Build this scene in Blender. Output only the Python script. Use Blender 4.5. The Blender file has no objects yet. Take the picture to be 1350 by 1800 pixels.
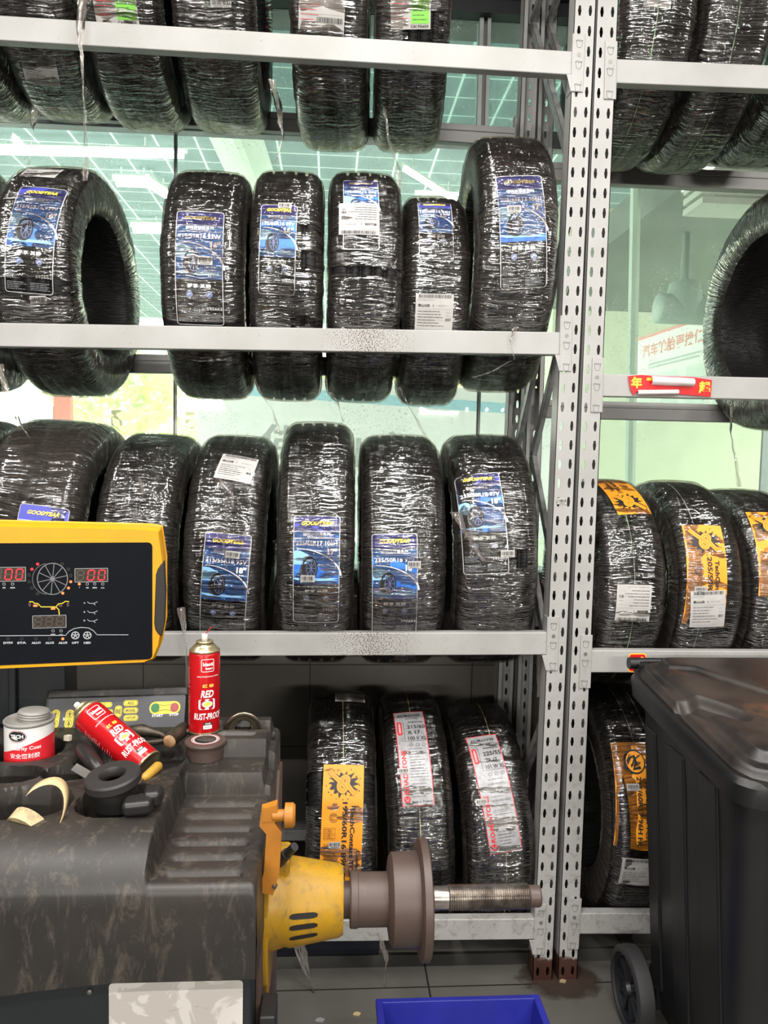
import bpy, math, random
import numpy as np
from mathutils import Vector, Matrix

random.seed(7)
rng = np.random.default_rng(7)
SC = bpy.context.scene
COL = SC.collection
PI = math.pi

# ------------------------------------------------------------------ camera
YAW, PITCH, ROLL, EYE, FPX = 0.06884328, 0.06812109, 0.02075844, 1.42750, 1350.0
_F = Vector((math.sin(YAW)*math.cos(PITCH), math.cos(YAW)*math.cos(PITCH), -math.sin(PITCH)))
_R = Vector((math.cos(YAW), -math.sin(YAW), 0))
_U = _R.cross(_F)
R_ = math.cos(ROLL)*_R + math.sin(ROLL)*_U
U_ = -math.sin(ROLL)*_R + math.cos(ROLL)*_U
cam = bpy.data.cameras.new('camera')
camo = bpy.data.objects.new('camera', cam)
COL.objects.link(camo)
cam.sensor_fit = 'VERTICAL'
cam.sensor_height = 36.0
cam.lens = FPX/1800*36.0
cam.clip_start = 0.05
M = Matrix((R_, U_, -_F)).transposed().to_4x4()
M.translation = (0, 0, EYE)
camo.matrix_world = M
SC.camera = camo

def ray(x, y):
    v = _F*FPX + R_*(x-675) + U_*(900-y)
    return v/v.y
def at(x, y, Y):                 # the point of the plane Y seen at a place in the photo
    v = ray(x, y)
    return Vector((v.x*Y, Y, EYE+v.z*Y))
def atz(x, y, z):                # same for a horizontal plane
    v = ray(x, y)
    t = (z-EYE)/v.z
    return Vector((v.x*t, t, z))

# ------------------------------------------------------------------ light
SC.view_settings.view_transform = 'Standard'
SC.view_settings.look = 'None'
SC.view_settings.gamma = 1.0
SC.view_settings.use_curve_mapping = False
SC.view_settings.exposure = 0.34
w = bpy.data.worlds.new('sky')
SC.world = w
w.use_nodes = True
bg = w.node_tree.nodes['Background']
bg.inputs[0].default_value = (1.0, 1.0, 0.93, 1)
bg.inputs[1].default_value = 7.0
try:
    SC.cycles.max_bounces = 8
    SC.cycles.transparent_max_bounces = 14
    SC.cycles.use_denoising = True
    SC.cycles.caustics_reflective = False
    SC.cycles.caustics_refractive = False
    SC.cycles.sample_clamp_indirect = 4.0
except Exception:
    pass
TUBES = [  # centre, length, along x?, watts : ceiling tubes of the workshop
    ((-0.9, 0.2, 3.25), 1.25, True, 21), ((1.0, 0.2, 3.25), 1.25, True, 21),
    ((-1.5, -1.2, 3.3), 1.25, True, 18), ((0.3, -1.2, 3.3), 1.25, True, 18), ((2.1, -1.2, 3.3), 1.25, True, 18),
    ((-1.9, 1.0, 3.25), 1.25, False, 13), ((2.3, 0.9, 3.25), 1.25, False, 13), ((0.15, 1.05, 3.3), 1.25, False, 12)]

# ------------------------------------------------------------------ helpers
def tag(o, label=None, cat=None, group=None, kind=None):
    if label: o['label'] = label
    if cat: o['category'] = cat
    if group: o['group'] = group
    if kind: o['kind'] = kind
    return o
def empty(name, loc=(0, 0, 0), rot=None):
    o = bpy.data.objects.new(name, None)
    COL.objects.link(o)
    o.location = loc
    if rot: o.rotation_euler = rot
    o.empty_display_size = 0.05
    return o
def thing(name, label, cat, loc=(0, 0, 0), group=None, rot=None):
    return tag(empty(name, loc, rot), label, cat, group)

class MB:
    """collects faces and links them as ONE mesh object"""
    def __init__(s):
        s.v, s.f, s.m, s.uv = [], [], [], {}
    def add(s, vs, fs, mi=0):
        n = len(s.v)
        s.v.extend([tuple(p) for p in vs])
        for f in fs:
            s.f.append(tuple(i+n for i in f)); s.m.append(mi)
        return n
    def box(s, a, b, mi=0, mat=None):
        x0, y0, z0 = a; x1, y1, z1 = b
        vs = [Vector(p) for p in ((x0,y0,z0),(x1,y0,z0),(x1,y1,z0),(x0,y1,z0),(x0,y0,z1),(x1,y0,z1),(x1,y1,z1),(x0,y1,z1))]
        if mat: vs = [mat @ p for p in vs]
        s.add(vs, [(0,3,2,1),(4,5,6,7),(0,1,5,4),(1,2,6,5),(2,3,7,6),(3,0,4,7)], mi)
        return s
    def hexa(s, p, mi=0):        # eight corners, bottom ring then top ring
        s.add(p, [(0,3,2,1),(4,5,6,7),(0,1,5,4),(1,2,6,5),(2,3,7,6),(3,0,4,7)], mi)
        return s
    def prism(s, poly, a, b, mi=0):   # poly: list of 3-vectors; extruded from +a to +b offsets
        n = len(poly); a = Vector(a); b = Vector(b)
        vs = [Vector(p)+a for p in poly]+[Vector(p)+b for p in poly]
        fs = [tuple(range(n))[::-1], tuple(range(n, 2*n))]+[(i, (i+1) % n, n+(i+1) % n, n+i) for i in range(n)]
        s.add(vs, fs, mi)
        return s
    def lathe(s, prof, origin, axis, n=48, mi=0, closed=False, mis=None, up=None):
        """prof: (distance along axis, radius)"""
        o = Vector(origin); ax = Vector(axis).normalized()
        u = Vector(up) if up else (Vector((0,0,1)) if abs(ax.z) < .9 else Vector((1,0,0)))
        u = (u-ax*u.dot(ax)).normalized(); v = ax.cross(u)
        vs = []
        for d, r in prof:
            for k in range(n):
                t = 2*PI*k/n
                vs.append(o+ax*d+(u*math.cos(t)+v*math.sin(t))*max(r, 1e-5))
        m = len(prof)
        base = s.add(vs, [], mi)
        rng_ = range(m if closed else m-1)
        for i in rng_:
            j = (i+1) % m
            for k in range(n):
                k2 = (k+1) % n
                s.f.append((base+i*n+k, base+i*n+k2, base+j*n+k2, base+j*n+k))
                s.m.append(mis[i] if mis else mi)
        return s
    def tube(s, pts, r, n=10, mi=0, radii=None):
        pts = [Vector(p) for p in pts]
        rings = []
        prev = None
        for i, p in enumerate(pts):
            d = (pts[min(i+1, len(pts)-1)]-pts[max(i-1, 0)]).normalized()
            if prev is None:
                u = d.orthogonal().normalized()
            else:
                u = (prev-d*prev.dot(d)).normalized()
            prev = u; v = d.cross(u)
            rr = radii[i] if radii else r
            rings.append([p+(u*math.cos(2*PI*k/n)+v*math.sin(2*PI*k/n))*rr for k in range(n)])
        vs = [q for ring in rings for q in ring]
        fs = [(i*n+k, i*n+(k+1) % n, (i+1)*n+(k+1) % n, (i+1)*n+k) for i in range(len(pts)-1) for k in range(n)]
        fs += [tuple(range(n))[::-1], tuple(range((len(pts)-1)*n, len(pts)*n))]
        s.add(vs, fs, mi)
        return s
    def grid(s, P, mi=0):       # P[i][j] points
        a, b = len(P), len(P[0])
        s.add([p for row in P for p in row], [(i*b+j, i*b+j+1, (i+1)*b+j+1, (i+1)*b+j) for i in range(a-1) for j in range(b-1)], mi)
        return s
    def build(s, name, mats, parent=None, smooth=False, bevel=None, world=False, auto=None):
        me = bpy.data.meshes.new(name)
        me.from_pydata(s.v, [], s.f)
        if not isinstance(mats, (list, tuple)): mats = [mats]
        for m in mats: me.materials.append(m)
        me.polygons.foreach_set('material_index', s.m)
        if smooth: me.polygons.foreach_set('use_smooth', [True]*len(s.f))
        me.update()
        o = bpy.data.objects.new(name, me)
        COL.objects.link(o)
        if parent:
            o.parent = parent
            if world:
                o.matrix_parent_inverse = world_mat(parent).inverted()
        if bevel:
            b = o.modifiers.new('bevel', 'BEVEL'); b.width = bevel; b.segments = 2; b.limit_method = 'ANGLE'; b.angle_limit = math.radians(40)
            if smooth is False:
                me.polygons.foreach_set('use_smooth', [True]*len(s.f))
                b.harden_normals = True
        if auto is not None:
            me.polygons.foreach_set('use_smooth', [True]*len(s.f))
            try: me.set_sharp_from_angle(angle=math.radians(auto))
            except Exception: pass
        return o
def world_mat(o):
    m = Matrix.LocRotScale(o.location, o.rotation_euler, None) if o.rotation_mode != 'QUATERNION' else Matrix.LocRotScale(o.location, o.rotation_quaternion, None)
    return (world_mat(o.parent) @ m) if o.parent else m

# ------------------------------------------------------------------ materials
class NT:
    def __init__(s, name):
        s.mat = bpy.data.materials.new(name); s.mat.use_nodes = True
        s.t = s.mat.node_tree; s.t.nodes.clear()
        s.out = s.t.nodes.new('ShaderNodeOutputMaterial')
    def n(s, typ, **kw):
        nd = s.t.nodes.new(typ)
        for k, v in kw.items():
            if k.startswith('_'): setattr(nd, k[1:], v)
        return nd
    def set(s, nd, key, val):
        if hasattr(val, 'is_linked') or isinstance(val, bpy.types.NodeSocket): s.t.links.new(val, nd.inputs[key])
        else: nd.inputs[key].default_value = val
    def math(s, op, a, b=None, c=None, clamp=False):
        nd = s.t.nodes.new('ShaderNodeMath'); nd.operation = op; nd.use_clamp = clamp
        s.set(nd, 0, a)
        if b is not None: s.set(nd, 1, b)
        if c is not None: s.set(nd, 2, c)
        return nd.outputs[0]
    def coord(s, which='Object'):
        return s.t.nodes.new('ShaderNodeTexCoord').outputs[which]
    def mapping(s, vec, scale=(1, 1, 1), loc=(0, 0, 0), rot=(0, 0, 0)):
        nd = s.t.nodes.new('ShaderNodeMapping'); s.set(nd, 'Vector', vec)
        nd.inputs['Scale'].default_value = scale; nd.inputs['Location'].default_value = loc; nd.inputs['Rotation'].default_value = rot
        return nd.outputs[0]
    def noise(s, vec, scale=5, detail=3, rough=.5, dist=0):
        nd = s.t.nodes.new('ShaderNodeTexNoise'); s.set(nd, 'Vector', vec)
        nd.inputs['Scale'].default_value = scale; nd.inputs['Detail'].default_value = detail
        nd.inputs['Roughness'].default_value = rough; nd.inputs['Distortion'].default_value = dist
        return nd.outputs['Fac']
    def ramp(s, fac, stops):
        nd = s.t.nodes.new('ShaderNodeValToRGB'); s.set(nd, 'Fac', fac)
        el = nd.color_ramp.elements
        while len(el) < len(stops): el.new(0.5)
        for e, (p, c) in zip(el, stops):
            e.position = p; e.color = c if len(c) == 4 else (*c, 1)
        return nd.outputs['Color']
    def mix(s, fac, a, b):
        nd = s.t.nodes.new('ShaderNodeMix'); nd.data_type = 'RGBA'
        s.set(nd, 0, fac); s.set(nd, 6, a); s.set(nd, 7, b)
        return nd.outputs[2]
    def bump(s, h, strength=.5, dist=.01, normal=None):
        nd = s.t.nodes.new('ShaderNodeBump'); s.set(nd, 'Height', h)
        nd.inputs['Strength'].default_value = strength; nd.inputs['Distance'].default_value = dist
        if normal is not None: s.set(nd, 'Normal', normal)
        return nd.outputs[0]
    def pbsdf(s, **kw):
        nd = s.t.nodes.new('ShaderNodeBsdfPrincipled')
        for k, v in kw.items(): s.set(nd, k.replace('_', ' '), v)
        return nd
    def done(s, shader):
        s.t.links.new(shader, s.out.inputs['Surface'])
        return s.mat
def c4(c): return (*c, 1) if len(c) == 3 else c
def simple(name, col, rough=.5, metal=0, var=.15, scale=8, bump=0, bscale=60, col2=None, emit=None, estr=0, spec=.5, coat=0, thr=(.4, .62)):
    t = NT(name)
    co = t.coord()
    nz = t.noise(co, scale, 4, .6)
    c2 = col2 or tuple(max(0, x*(1-var*2)) for x in col)
    cc = t.ramp(nz, [(thr[0], c4(col)), (thr[1], c4(c2))])
    p = t.pbsdf(Roughness=rough, Metallic=metal)
    t.set(p, 'Base Color', cc)
    p.inputs['Specular IOR Level'].default_value = spec
    if coat: p.inputs['Coat Weight'].default_value = coat; p.inputs['Coat Roughness'].default_value = .1
    if bump: t.set(p, 'Normal', t.bump(t.noise(co, bscale, 3), bump, .002))
    if emit: t.set(p, 'Emission Color', c4(emit)); p.inputs['Emission Strength'].default_value = estr
    return t.done(p.outputs[0])
def flat(name, col, rough=.5, **k): return simple(name, col, rough, var=.03, scale=30, **k)

def paint_white(name, speck=None):
    """white enamel of the racks: scuffs, grime and (on two beams) a patch of rust specks"""
    t = NT(name); co = t.coord()
    base = t.ramp(t.noise(co, 6, 4), [(.35, (.39, .385, .375, 1)), (.65, (.335, .33, .315, 1))])
    sc = t.ramp(t.noise(t.mapping(co, (1, 1, 1)), 26, 6, .75), [(.63, (0, 0, 0, 1)), (.70, (1, 1, 1, 1))])
    base = t.mix(t.math('MULTIPLY', sc, .35), base, (.30, .27, .23, 1))
    dots = t.ramp(t.noise(co, 160, 2, .5), [(.70, (0, 0, 0, 1)), (.73, (1, 1, 1, 1))])
    base = t.mix(t.math('MULTIPLY', dots, .6), base, (.12, .09, .07, 1))
    # grime on the lowest 1.1 m of the racks (splashes from the floor)
    sep = t.n('ShaderNodeSeparateXYZ'); t.set(sep, 0, t.t.nodes.new('ShaderNodeNewGeometry').outputs['Position'])
    low = t.math('MULTIPLY', t.math('SUBTRACT', 1.15, sep.outputs[2], clamp=True), .6)
    g = t.ramp(t.noise(co, 30, 7, .85, .5), [(.52, (0, 0, 0, 1)), (.60, (1, 1, 1, 1))])
    base = t.mix(t.math('MULTIPLY', t.math('MULTIPLY', g, low), .75), base, (.13, .10, .085, 1))
    rust = t.ramp(t.math('ADD', t.math('MULTIPLY', sep.outputs[2], 8.0), t.math('MULTIPLY', t.noise(co, 40, 4), .35)), [(.66, (1, 1, 1, 1)), (.72, (0, 0, 0, 1))])
    base = t.mix(rust, base, (.055, .022, .015, 1))
    if speck:
        x0, hw = speck
        d = t.math('ABSOLUTE', t.math('SUBTRACT', sep.outputs[0], x0))
        f = t.math('SUBTRACT', 1.0, t.math('DIVIDE', d, hw), clamp=True)
        n1 = t.noise(t.mapping(co, (1, 1, 1)), 330, 2, .55)
        lim = t.math('ADD', n1, t.math('MULTIPLY', t.math('POWER', f, .7), .15))
        m = t.ramp(lim, [(.665, (0, 0, 0, 1)), (.69, (1, 1, 1, 1))])
        m = t.math('MULTIPLY', m, t.ramp(f, [(0.0, (0, 0, 0, 1)), (.05, (1, 1, 1, 1))]))
        base = t.mix(m, base, (.07, .045, .03, 1))
    p = t.pbsdf(Roughness=.42); t.set(p, 'Base Color', base)
    t.set(p, 'Normal', t.bump(t.noise(co, 14, 3), .12, .004))
    return t.done(p.outputs[0])

def rubber_mat():
    t = NT('tyre_rubber'); uv = t.coord('UV')
    wav = t.noise(t.mapping(uv, (170, 26, 1)), 1, 1, .5, .4)
    p = t.pbsdf(Roughness=.5); p.inputs['Specular IOR Level'].default_value = .3; t.set(p, 'Base Color', t.ramp(wav, [(.4, (.004, .004, .0045, 1)), (.6, (.009, .0085, .0085, 1))]))
    t.set(p, 'Normal', t.bump(t.ramp(wav, [(.44, (0, 0, 0, 1)), (.52, (1, 1, 1, 1))]), .7, .003))
    return t.done(p.outputs[0])

def film_mat(name, haze=.10, crease=.5, tint=(.88, .84, .80), rscale=1.0, tail=False):
    t = NT(name)
    uv = t.coord('UV')
    oi = t.t.nodes.new('ShaderNodeObjectInfo')
    off = t.n('ShaderNodeCombineXYZ'); t.set(off, 0, t.math('MULTIPLY', oi.outputs['Random'], 31.7)); t.set(off, 1, t.math('MULTIPLY', oi.outputs['Random'], 17.3))
    add = t.n('ShaderNodeVectorMath'); add.operation = 'ADD'; t.set(add, 0, uv); t.set(add, 1, off.outputs[0])
    vec = add.outputs[0]
    # slight wander of the folds
    wob = t.noise(t.mapping(vec, (5, 9, 1)), 1, 2)
    sep = t.n('ShaderNodeSeparateXYZ'); t.set(sep, 0, vec)
    u2 = t.math('ADD', sep.outputs[0], t.math('MULTIPLY', wob, .030))
    cb = t.n('ShaderNodeCombineXYZ'); t.set(cb, 0, u2); t.set(cb, 1, sep.outputs[1])
    v2 = cb.outputs[0]
    A = t.noise(t.mapping(v2, (95*rscale, 4.2, 1)), 1, 2, .55)
    B = t.noise(t.mapping(v2, (300*rscale, 16, 1)), 1, 2, .6)
    Cn = t.noise(t.mapping(vec, (12, 12, 1)), 1, 3, .6)
    h = t.math('ADD', t.math('MULTIPLY', A, 1.0), t.math('MULTIPLY', B, .38))
    nrm = t.bump(h, crease, .030)
    if tail: nrm = t.bump(t.noise(t.mapping(uv, (60, 60, 1)), 1, 4, .7), .9, .01)
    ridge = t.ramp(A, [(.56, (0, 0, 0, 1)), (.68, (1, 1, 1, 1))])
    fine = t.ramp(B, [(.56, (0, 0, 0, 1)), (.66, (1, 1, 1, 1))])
    white = t.math('ADD', t.math('MULTIPLY', ridge, .17), t.math('MULTIPLY', fine, .13))  # highlights on the wrinkles, painted in as white diffuse streaks along the ridges
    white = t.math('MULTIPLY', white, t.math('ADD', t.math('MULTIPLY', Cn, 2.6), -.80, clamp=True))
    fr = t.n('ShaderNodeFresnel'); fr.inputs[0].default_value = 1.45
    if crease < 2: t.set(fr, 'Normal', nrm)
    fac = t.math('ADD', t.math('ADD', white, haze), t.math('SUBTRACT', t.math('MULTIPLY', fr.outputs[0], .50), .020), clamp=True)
    dif = t.n('ShaderNodeBsdfDiffuse'); dif.inputs[0].default_value = (.64, .54, .47, 1); t.set(dif, 'Normal', nrm)
    trl = t.n('ShaderNodeBsdfTranslucent'); trl.inputs[0].default_value = (.80, .82, .76, 1)
    ms = t.n('ShaderNodeMixShader'); ms.inputs[0].default_value = .5; t.set(ms, 1, dif.outputs[0]); t.set(ms, 2, trl.outputs[0])
    tr = t.n('ShaderNodeBsdfTransparent'); tr.inputs[0].default_value = c4(tint)
    m1 = t.n('ShaderNodeMixShader'); t.set(m1, 0, fac); t.set(m1, 1, tr.outputs[0]); t.set(m1, 2, ms.outputs[0])
    gl = t.n('ShaderNodeBsdfGlossy'); gl.inputs[0].default_value = (1, 1, 1, 1); gl.inputs['Roughness'].default_value = .10
    gn = t.bump(A, min(1.0, crease), .009) if not tail else nrm
    t.set(gl, 'Normal', gn)
    m2 = t.n('ShaderNodeMixShader'); t.set(m2, 0, t.math('ADD', t.math('MULTIPLY', fr.outputs[0], 1.0), t.math('MULTIPLY', t.math('ADD', t.math('MULTIPLY', Cn, 3.0), -1.0, clamp=True), .020), clamp=True)); t.set(m2, 1, m1.outputs[0]); t.set(m2, 2, gl.outputs[0])
    return t.done(m2.outputs[0])

def glass_mat(name, tint, dust=.1):
    t = NT(name); co = t.coord()
    fr = t.n('ShaderNodeFresnel'); fr.inputs[0].default_value = 1.45
    tr = t.n('ShaderNodeBsdfTransparent'); tr.inputs[0].default_value = c4(tint)
    gl = t.n('ShaderNodeBsdfGlossy'); gl.inputs['Roughness'].default_value = .03; gl.inputs[0].default_value = (.8, .8, .8, 1)
    dots = t.ramp(t.noise(co, 130, 2, .6), [(.60, (0, 0, 0, 1)), (.70, (1, 1, 1, 1))])
    patch = t.ramp(t.noise(co, 3.2, 4, .6), [(.42, (0, 0, 0, 1)), (.66, (1, 1, 1, 1))])
    f = t.math('ADD', t.math('MULTIPLY', t.math('MULTIPLY', dots, patch), .4), t.math('ADD', t.math('MULTIPLY', patch, dust*.6), dust))
    trl = t.n('ShaderNodeBsdfTranslucent'); trl.inputs[0].default_value = (.84, .89, .83, 1)
    dif = t.n('ShaderNodeBsdfDiffuse'); dif.inputs[0].default_value = (.55, .62, .58, 1)
    ms = t.n('ShaderNodeMixShader'); ms.inputs[0].default_value = .3; t.set(ms, 1, trl.outputs[0]); t.set(ms, 2, dif.outputs[0])
    m0 = t.n('ShaderNodeMixShader'); t.set(m0, 0, f); t.set(m0, 1, tr.outputs[0]); t.set(m0, 2, ms.outputs[0])
    m1 = t.n('ShaderNodeMixShader'); t.set(m1, 0, fr.outputs[0]); t.set(m1, 1, m0.outputs[0]); t.set(m1, 2, gl.outputs[0])
    return t.done(m1.outputs[0])

def tile_mat(name, c1, c2, grout, tw, th, axes='XZ', off=(0, 0), gw=.004, rough=.3):
    t = NT(name); pos = t.t.nodes.new('ShaderNodeNewGeometry').outputs['Position']
    sep = t.n('ShaderNodeSeparateXYZ'); t.set(sep, 0, pos)
    a, b = sep.outputs['XYZ'.index(axes[0])], sep.outputs['XYZ'.index(axes[1])]
    def line(v, size, o):
        m = t.math('MODULO', t.math('ADD', t.math('ADD', v, o), size*100), size)
        return t.math('LESS_THAN', m, gw)
    g = t.math('MAXIMUM', line(a, tw, off[0]), line(b, th, off[1]))
    base = t.ramp(t.noise(pos, 2.4, 5, .6), [(.35, c4(c1)), (.65, c4(c2))])
    st = t.ramp(t.noise(pos, 14, 6, .75), [(.58, (0, 0, 0, 1)), (.72, (1, 1, 1, 1))])
    base = t.mix(t.math('MULTIPLY', st, .4), base, tuple(x*.45 for x in c1)+(1,))
    col = t.mix(g, base, c4(grout))
    p = t.pbsdf(Roughness=rough); t.set(p, 'Base Color', col)
    t.set(p, 'Normal', t.bump(t.math('SUBTRACT', 1, g), .4, .002))
    return t.done(p.outputs[0])

MT = {}
MT['white'] = paint_white('rack_white_enamel')
MT['white_s1'] = paint_white('rack_white_enamel_specked', (0.085, .13))
MT['white_s2'] = paint_white('rack_white_enamel_rust_specked', (0.11, .14))
MT['galv'] = simple('galvanised_steel', (.42, .43, .42), .42, .35, .2, 25)
MT['hookline'] = flat('dark_seam', (.12, .11, .10), .6)
MT['boltgrey'] = flat('grey_bolt', (.22, .21, .20), .4, metal=.5)
MT['rubber'] = rubber_mat()
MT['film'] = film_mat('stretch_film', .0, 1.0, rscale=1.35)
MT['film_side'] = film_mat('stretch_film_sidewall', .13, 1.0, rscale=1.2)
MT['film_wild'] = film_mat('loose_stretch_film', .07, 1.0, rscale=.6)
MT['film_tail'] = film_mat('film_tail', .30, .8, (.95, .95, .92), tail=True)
MT['glass'] = glass_mat('window_glass', (.87, .92, .87), .10)
MT['glass_up'] = glass_mat('upper_window_glass', (.62, .72, .68), .08)
MT['alu'] = simple('window_aluminium', (.50, .52, .56), .35, .2, .05, 12)
MT['joint'] = flat('glass_joint', (.20, .18, .15), .5)
MT['jointw'] = flat('glass_joint_edge', (.75, .82, .78), .3)
MT['walltile'] = tile_mat('wall_tile', (.150, .138, .122), (.118, .108, .096), (.035, .03, .03), .6, .3068, 'XZ', (.07, -.057+.3068), .004, .33)
MT['floortile'] = tile_mat('floor_tile', (.125, .120, .108), (.090, .085, .076), (.02, .018, .016), .6, .6, 'XY', (.6-(atz(752, 1735, 0).x % .6), .6-(atz(752, 1735, 0).y % .6)+.002), .005, .38)
def C(name, col, rough=.5, **k):
    if name not in MT: MT[name] = simple(name, col, rough, **k) if k else flat(name, col, rough)
    return MT[name]

# ------------------------------------------------------------------ lettering
_txt = {}
def glyphs(s, bold=0.0, shear=0.0, space=1.0):
    """outline mesh of a string: cap height 1, left edge at 0"""
    key = (s, bold, shear, space)
    if key in _txt: return _txt[key]
    cu = bpy.data.curves.new('t', 'FONT'); cu.body = s; cu.size = 1.0; cu.offset = bold; cu.shear = shear; cu.space_character = space
    cu.resolution_u = 2
    o = bpy.data.objects.new('t', cu); COL.objects.link(o)
    dg = bpy.context.evaluated_depsgraph_get(); dg.update()
    me = o.evaluated_get(dg).to_mesh()
    v = np.array([(p.co.x, p.co.y) for p in me.vertices]) if len(me.vertices) else np.zeros((0, 2))
    f = [tuple(p.vertices) for p in me.polygons]
    o.evaluated_get(dg).to_mesh_clear()
    bpy.data.objects.remove(o); bpy.data.curves.remove(cu)
    if len(v):
        v[:, 0] -= v[:, 0].min(); v[:, 1] -= v[:, 1].min()
    _txt[key] = (v, f)
    return v, f

class Sheet:
    """a flat printed sheet in metres (x right, y up, centred); layers are stacked 0.25 mm apart"""
    def __init__(s, w, h):
        s.w, s.h = w, h; s.items = []; s.mats = []
    def mi(s, m):
        if m not in s.mats: s.mats.append(m)
        return s.mats.index(m)
    def poly(s, pts, m, z=1):
        s.items.append((np.array(pts, float), [tuple(range(len(pts)))], s.mi(m), z)); return s
    def strip(s, rows, m, z=0):   # rows: (y, x0, x1) top to bottom, gets filled with quads
        v = []; f = []
        for y, a, b in rows: v += [(a, y), ((a+b)/2, y), (b, y)]
        for i in range(len(rows)-1):
            f += [(3*i+3, 3*i+4, 3*i+1, 3*i), (3*i+4, 3*i+5, 3*i+2, 3*i+1)]
        s.items.append((np.array(v, float), f, s.mi(m), z)); return s
    def rect(s, x0, y0, x1, y1, m, z=1):
        n = max(1, int(abs(y1-y0)/.012))
        return s.strip([(y1+(y0-y1)*i/n, x0, x1) for i in range(n+1)], m, z)
    def rrect(s, x0, y0, x1, y1, r, m, z=1):
        ys = [y1-r*(1-math.cos(a*PI/8)) for a in range(5)]
        n = max(1, int((y1-y0-2*r)/.012)); ys += [y1-r-(y1-y0-2*r)*i/n for i in range(1, n+1)]
        ys += [y0+r*(1-math.cos((4-a)*PI/8)) for a in range(1, 5)]
        rows = []
        for y in ys:
            d = max(0, r-(y1-y), r-(y-y0)); ins = r-math.sqrt(max(0, r*r-d*d))
            rows.append((y, x0+ins, x1-ins))
        return s.strip(rows, m, z)
    def outline(s, x0, y0, x1, y1, r, t, m, z=2):
        s.rect(x0, y0+r, x0+t, y1-r, m, z); s.rect(x1-t, y0+r, x1, y1-r, m, z)
        s.rect(x0+r, y0, x1-r, y0+t, m, z); s.rect(x0+r, y1-t, x1-r, y1, m, z)
        for cx, cy, a0 in ((x1-r, y1-r, 0), (x0+r, y1-r, 90), (x0+r, y0+r, 180), (x1-r, y0+r, 270)):
            s.arc(cx, cy, r-t/2, r-t/2, a0, a0+90, t, m, z, 5)
        return s
    def arc(s, cx, cy, rx, ry, a0, a1, t, m, z=2, n=16, t2=None):
        v = []
        for i in range(n+1):
            a = math.radians(a0+(a1-a0)*i/n); tt = t+((t2 or t)-t)*i/n
            v += [(cx+(rx-tt/2)*math.cos(a), cy+(ry-tt/2)*math.sin(a)), (cx+(rx+tt/2)*math.cos(a), cy+(ry+tt/2)*math.sin(a))]
        s.items.append((np.array(v), [(2*i, 2*i+1, 2*i+3, 2*i+2) for i in range(n)], s.mi(m), z)); return s
    def path(s, pts, t, m, z=2):
        pts = [Vector(p) for p in pts]; v = []
        for i, p in enumerate(pts):
            d = (pts[min(i+1, len(pts)-1)]-pts[max(i-1, 0)]).normalized(); q = Vector((-d.y, d.x))*t/2
            v += [tuple(p-q), tuple(p+q)]
        s.items.append((np.array(v), [(2*i, 2*i+2, 2*i+3, 2*i+1) for i in range(len(pts)-1)], s.mi(m), z)); return s
    def disc(s, cx, cy, rx, ry, m, z=1, n=20):
        return s.poly([(cx+rx*math.cos(2*PI*i/n), cy+ry*math.sin(2*PI*i/n)) for i in range(n)], m, z)
    def text(s, st, cx, cy, h, m, z=3, wmax=None, w=None, bold=.012, shear=0, rot=0, align='c', space=1.0):
        v, f = glyphs(st, bold, shear, space)
        if not len(v): return s
        v = v.copy(); k = h/max(v[:, 1].max(), 1e-6)
        kx = k
        if w: kx = w/v[:, 0].max()
        elif wmax and v[:, 0].max()*k > wmax: kx = wmax/v[:, 0].max()
        v[:, 0] *= kx; v[:, 1] *= k
        W = v[:, 0].max()
        v[:, 1] -= h/2
        if align == 'c': v[:, 0] -= W/2
        elif align == 'r': v[:, 0] -= W
        if rot:
            c, q = math.cos(math.radians(rot)), math.sin(math.radians(rot))
            v = np.stack([v[:, 0]*c-v[:, 1]*q, v[:, 0]*q+v[:, 1]*c], 1)
        v += (cx, cy)
        s.items.append((v, f, s.mi(m), z)); return s
    def lines(s, x0, y0, x1, y1, n, t, m, z=2, seed=1):
        r = random.Random(seed)
        for i in range(n):
            y = y1+(y0-y1)*(i+.5)/n; x = x0
            e = x0+(x1-x0)*r.uniform(.6, 1)
            while x < e:
                w_ = min(r.uniform(.004, .014), e-x)
                s.rect(x, y-t/2, x+w_, y+t/2, m, z); x += w_+.0015
        return s
    def barcode(s, x0, y0, x1, y1, m, z=2, seed=3, vert=False):
        r = random.Random(seed); p = 0; L_ = (y1-y0) if vert else (x1-x0)
        while p < L_:
            w_ = r.choice((.0007, .0012, .002)); 
            if vert: s.rect(x0, y0+p, x1, y0+p+w_, m, z)
            else: s.rect(x0+p, y0, min(x0+p+w_, x1), y1, m, z)
            p += w_+r.choice((.0008, .0013, .0018))
        return s
    def build(s, name, fn, parent=None, smooth=False):
        """fn(x, y, lift) -> point"""
        mb = MB()
        for v, f, mi, z in s.items:
            mb.add([fn(x, y, z*.00025) for x, y in v], f, mi)
        return mb.build(name, s.mats, parent, smooth=smooth)
def planar(origin, right, up):
    o, r, u = Vector(origin), Vector(right).normalized(), Vector(up).normalized(); n = r.cross(u)
    return lambda x, y, l: o+r*x+u*y+n*(l+.0004)

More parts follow.
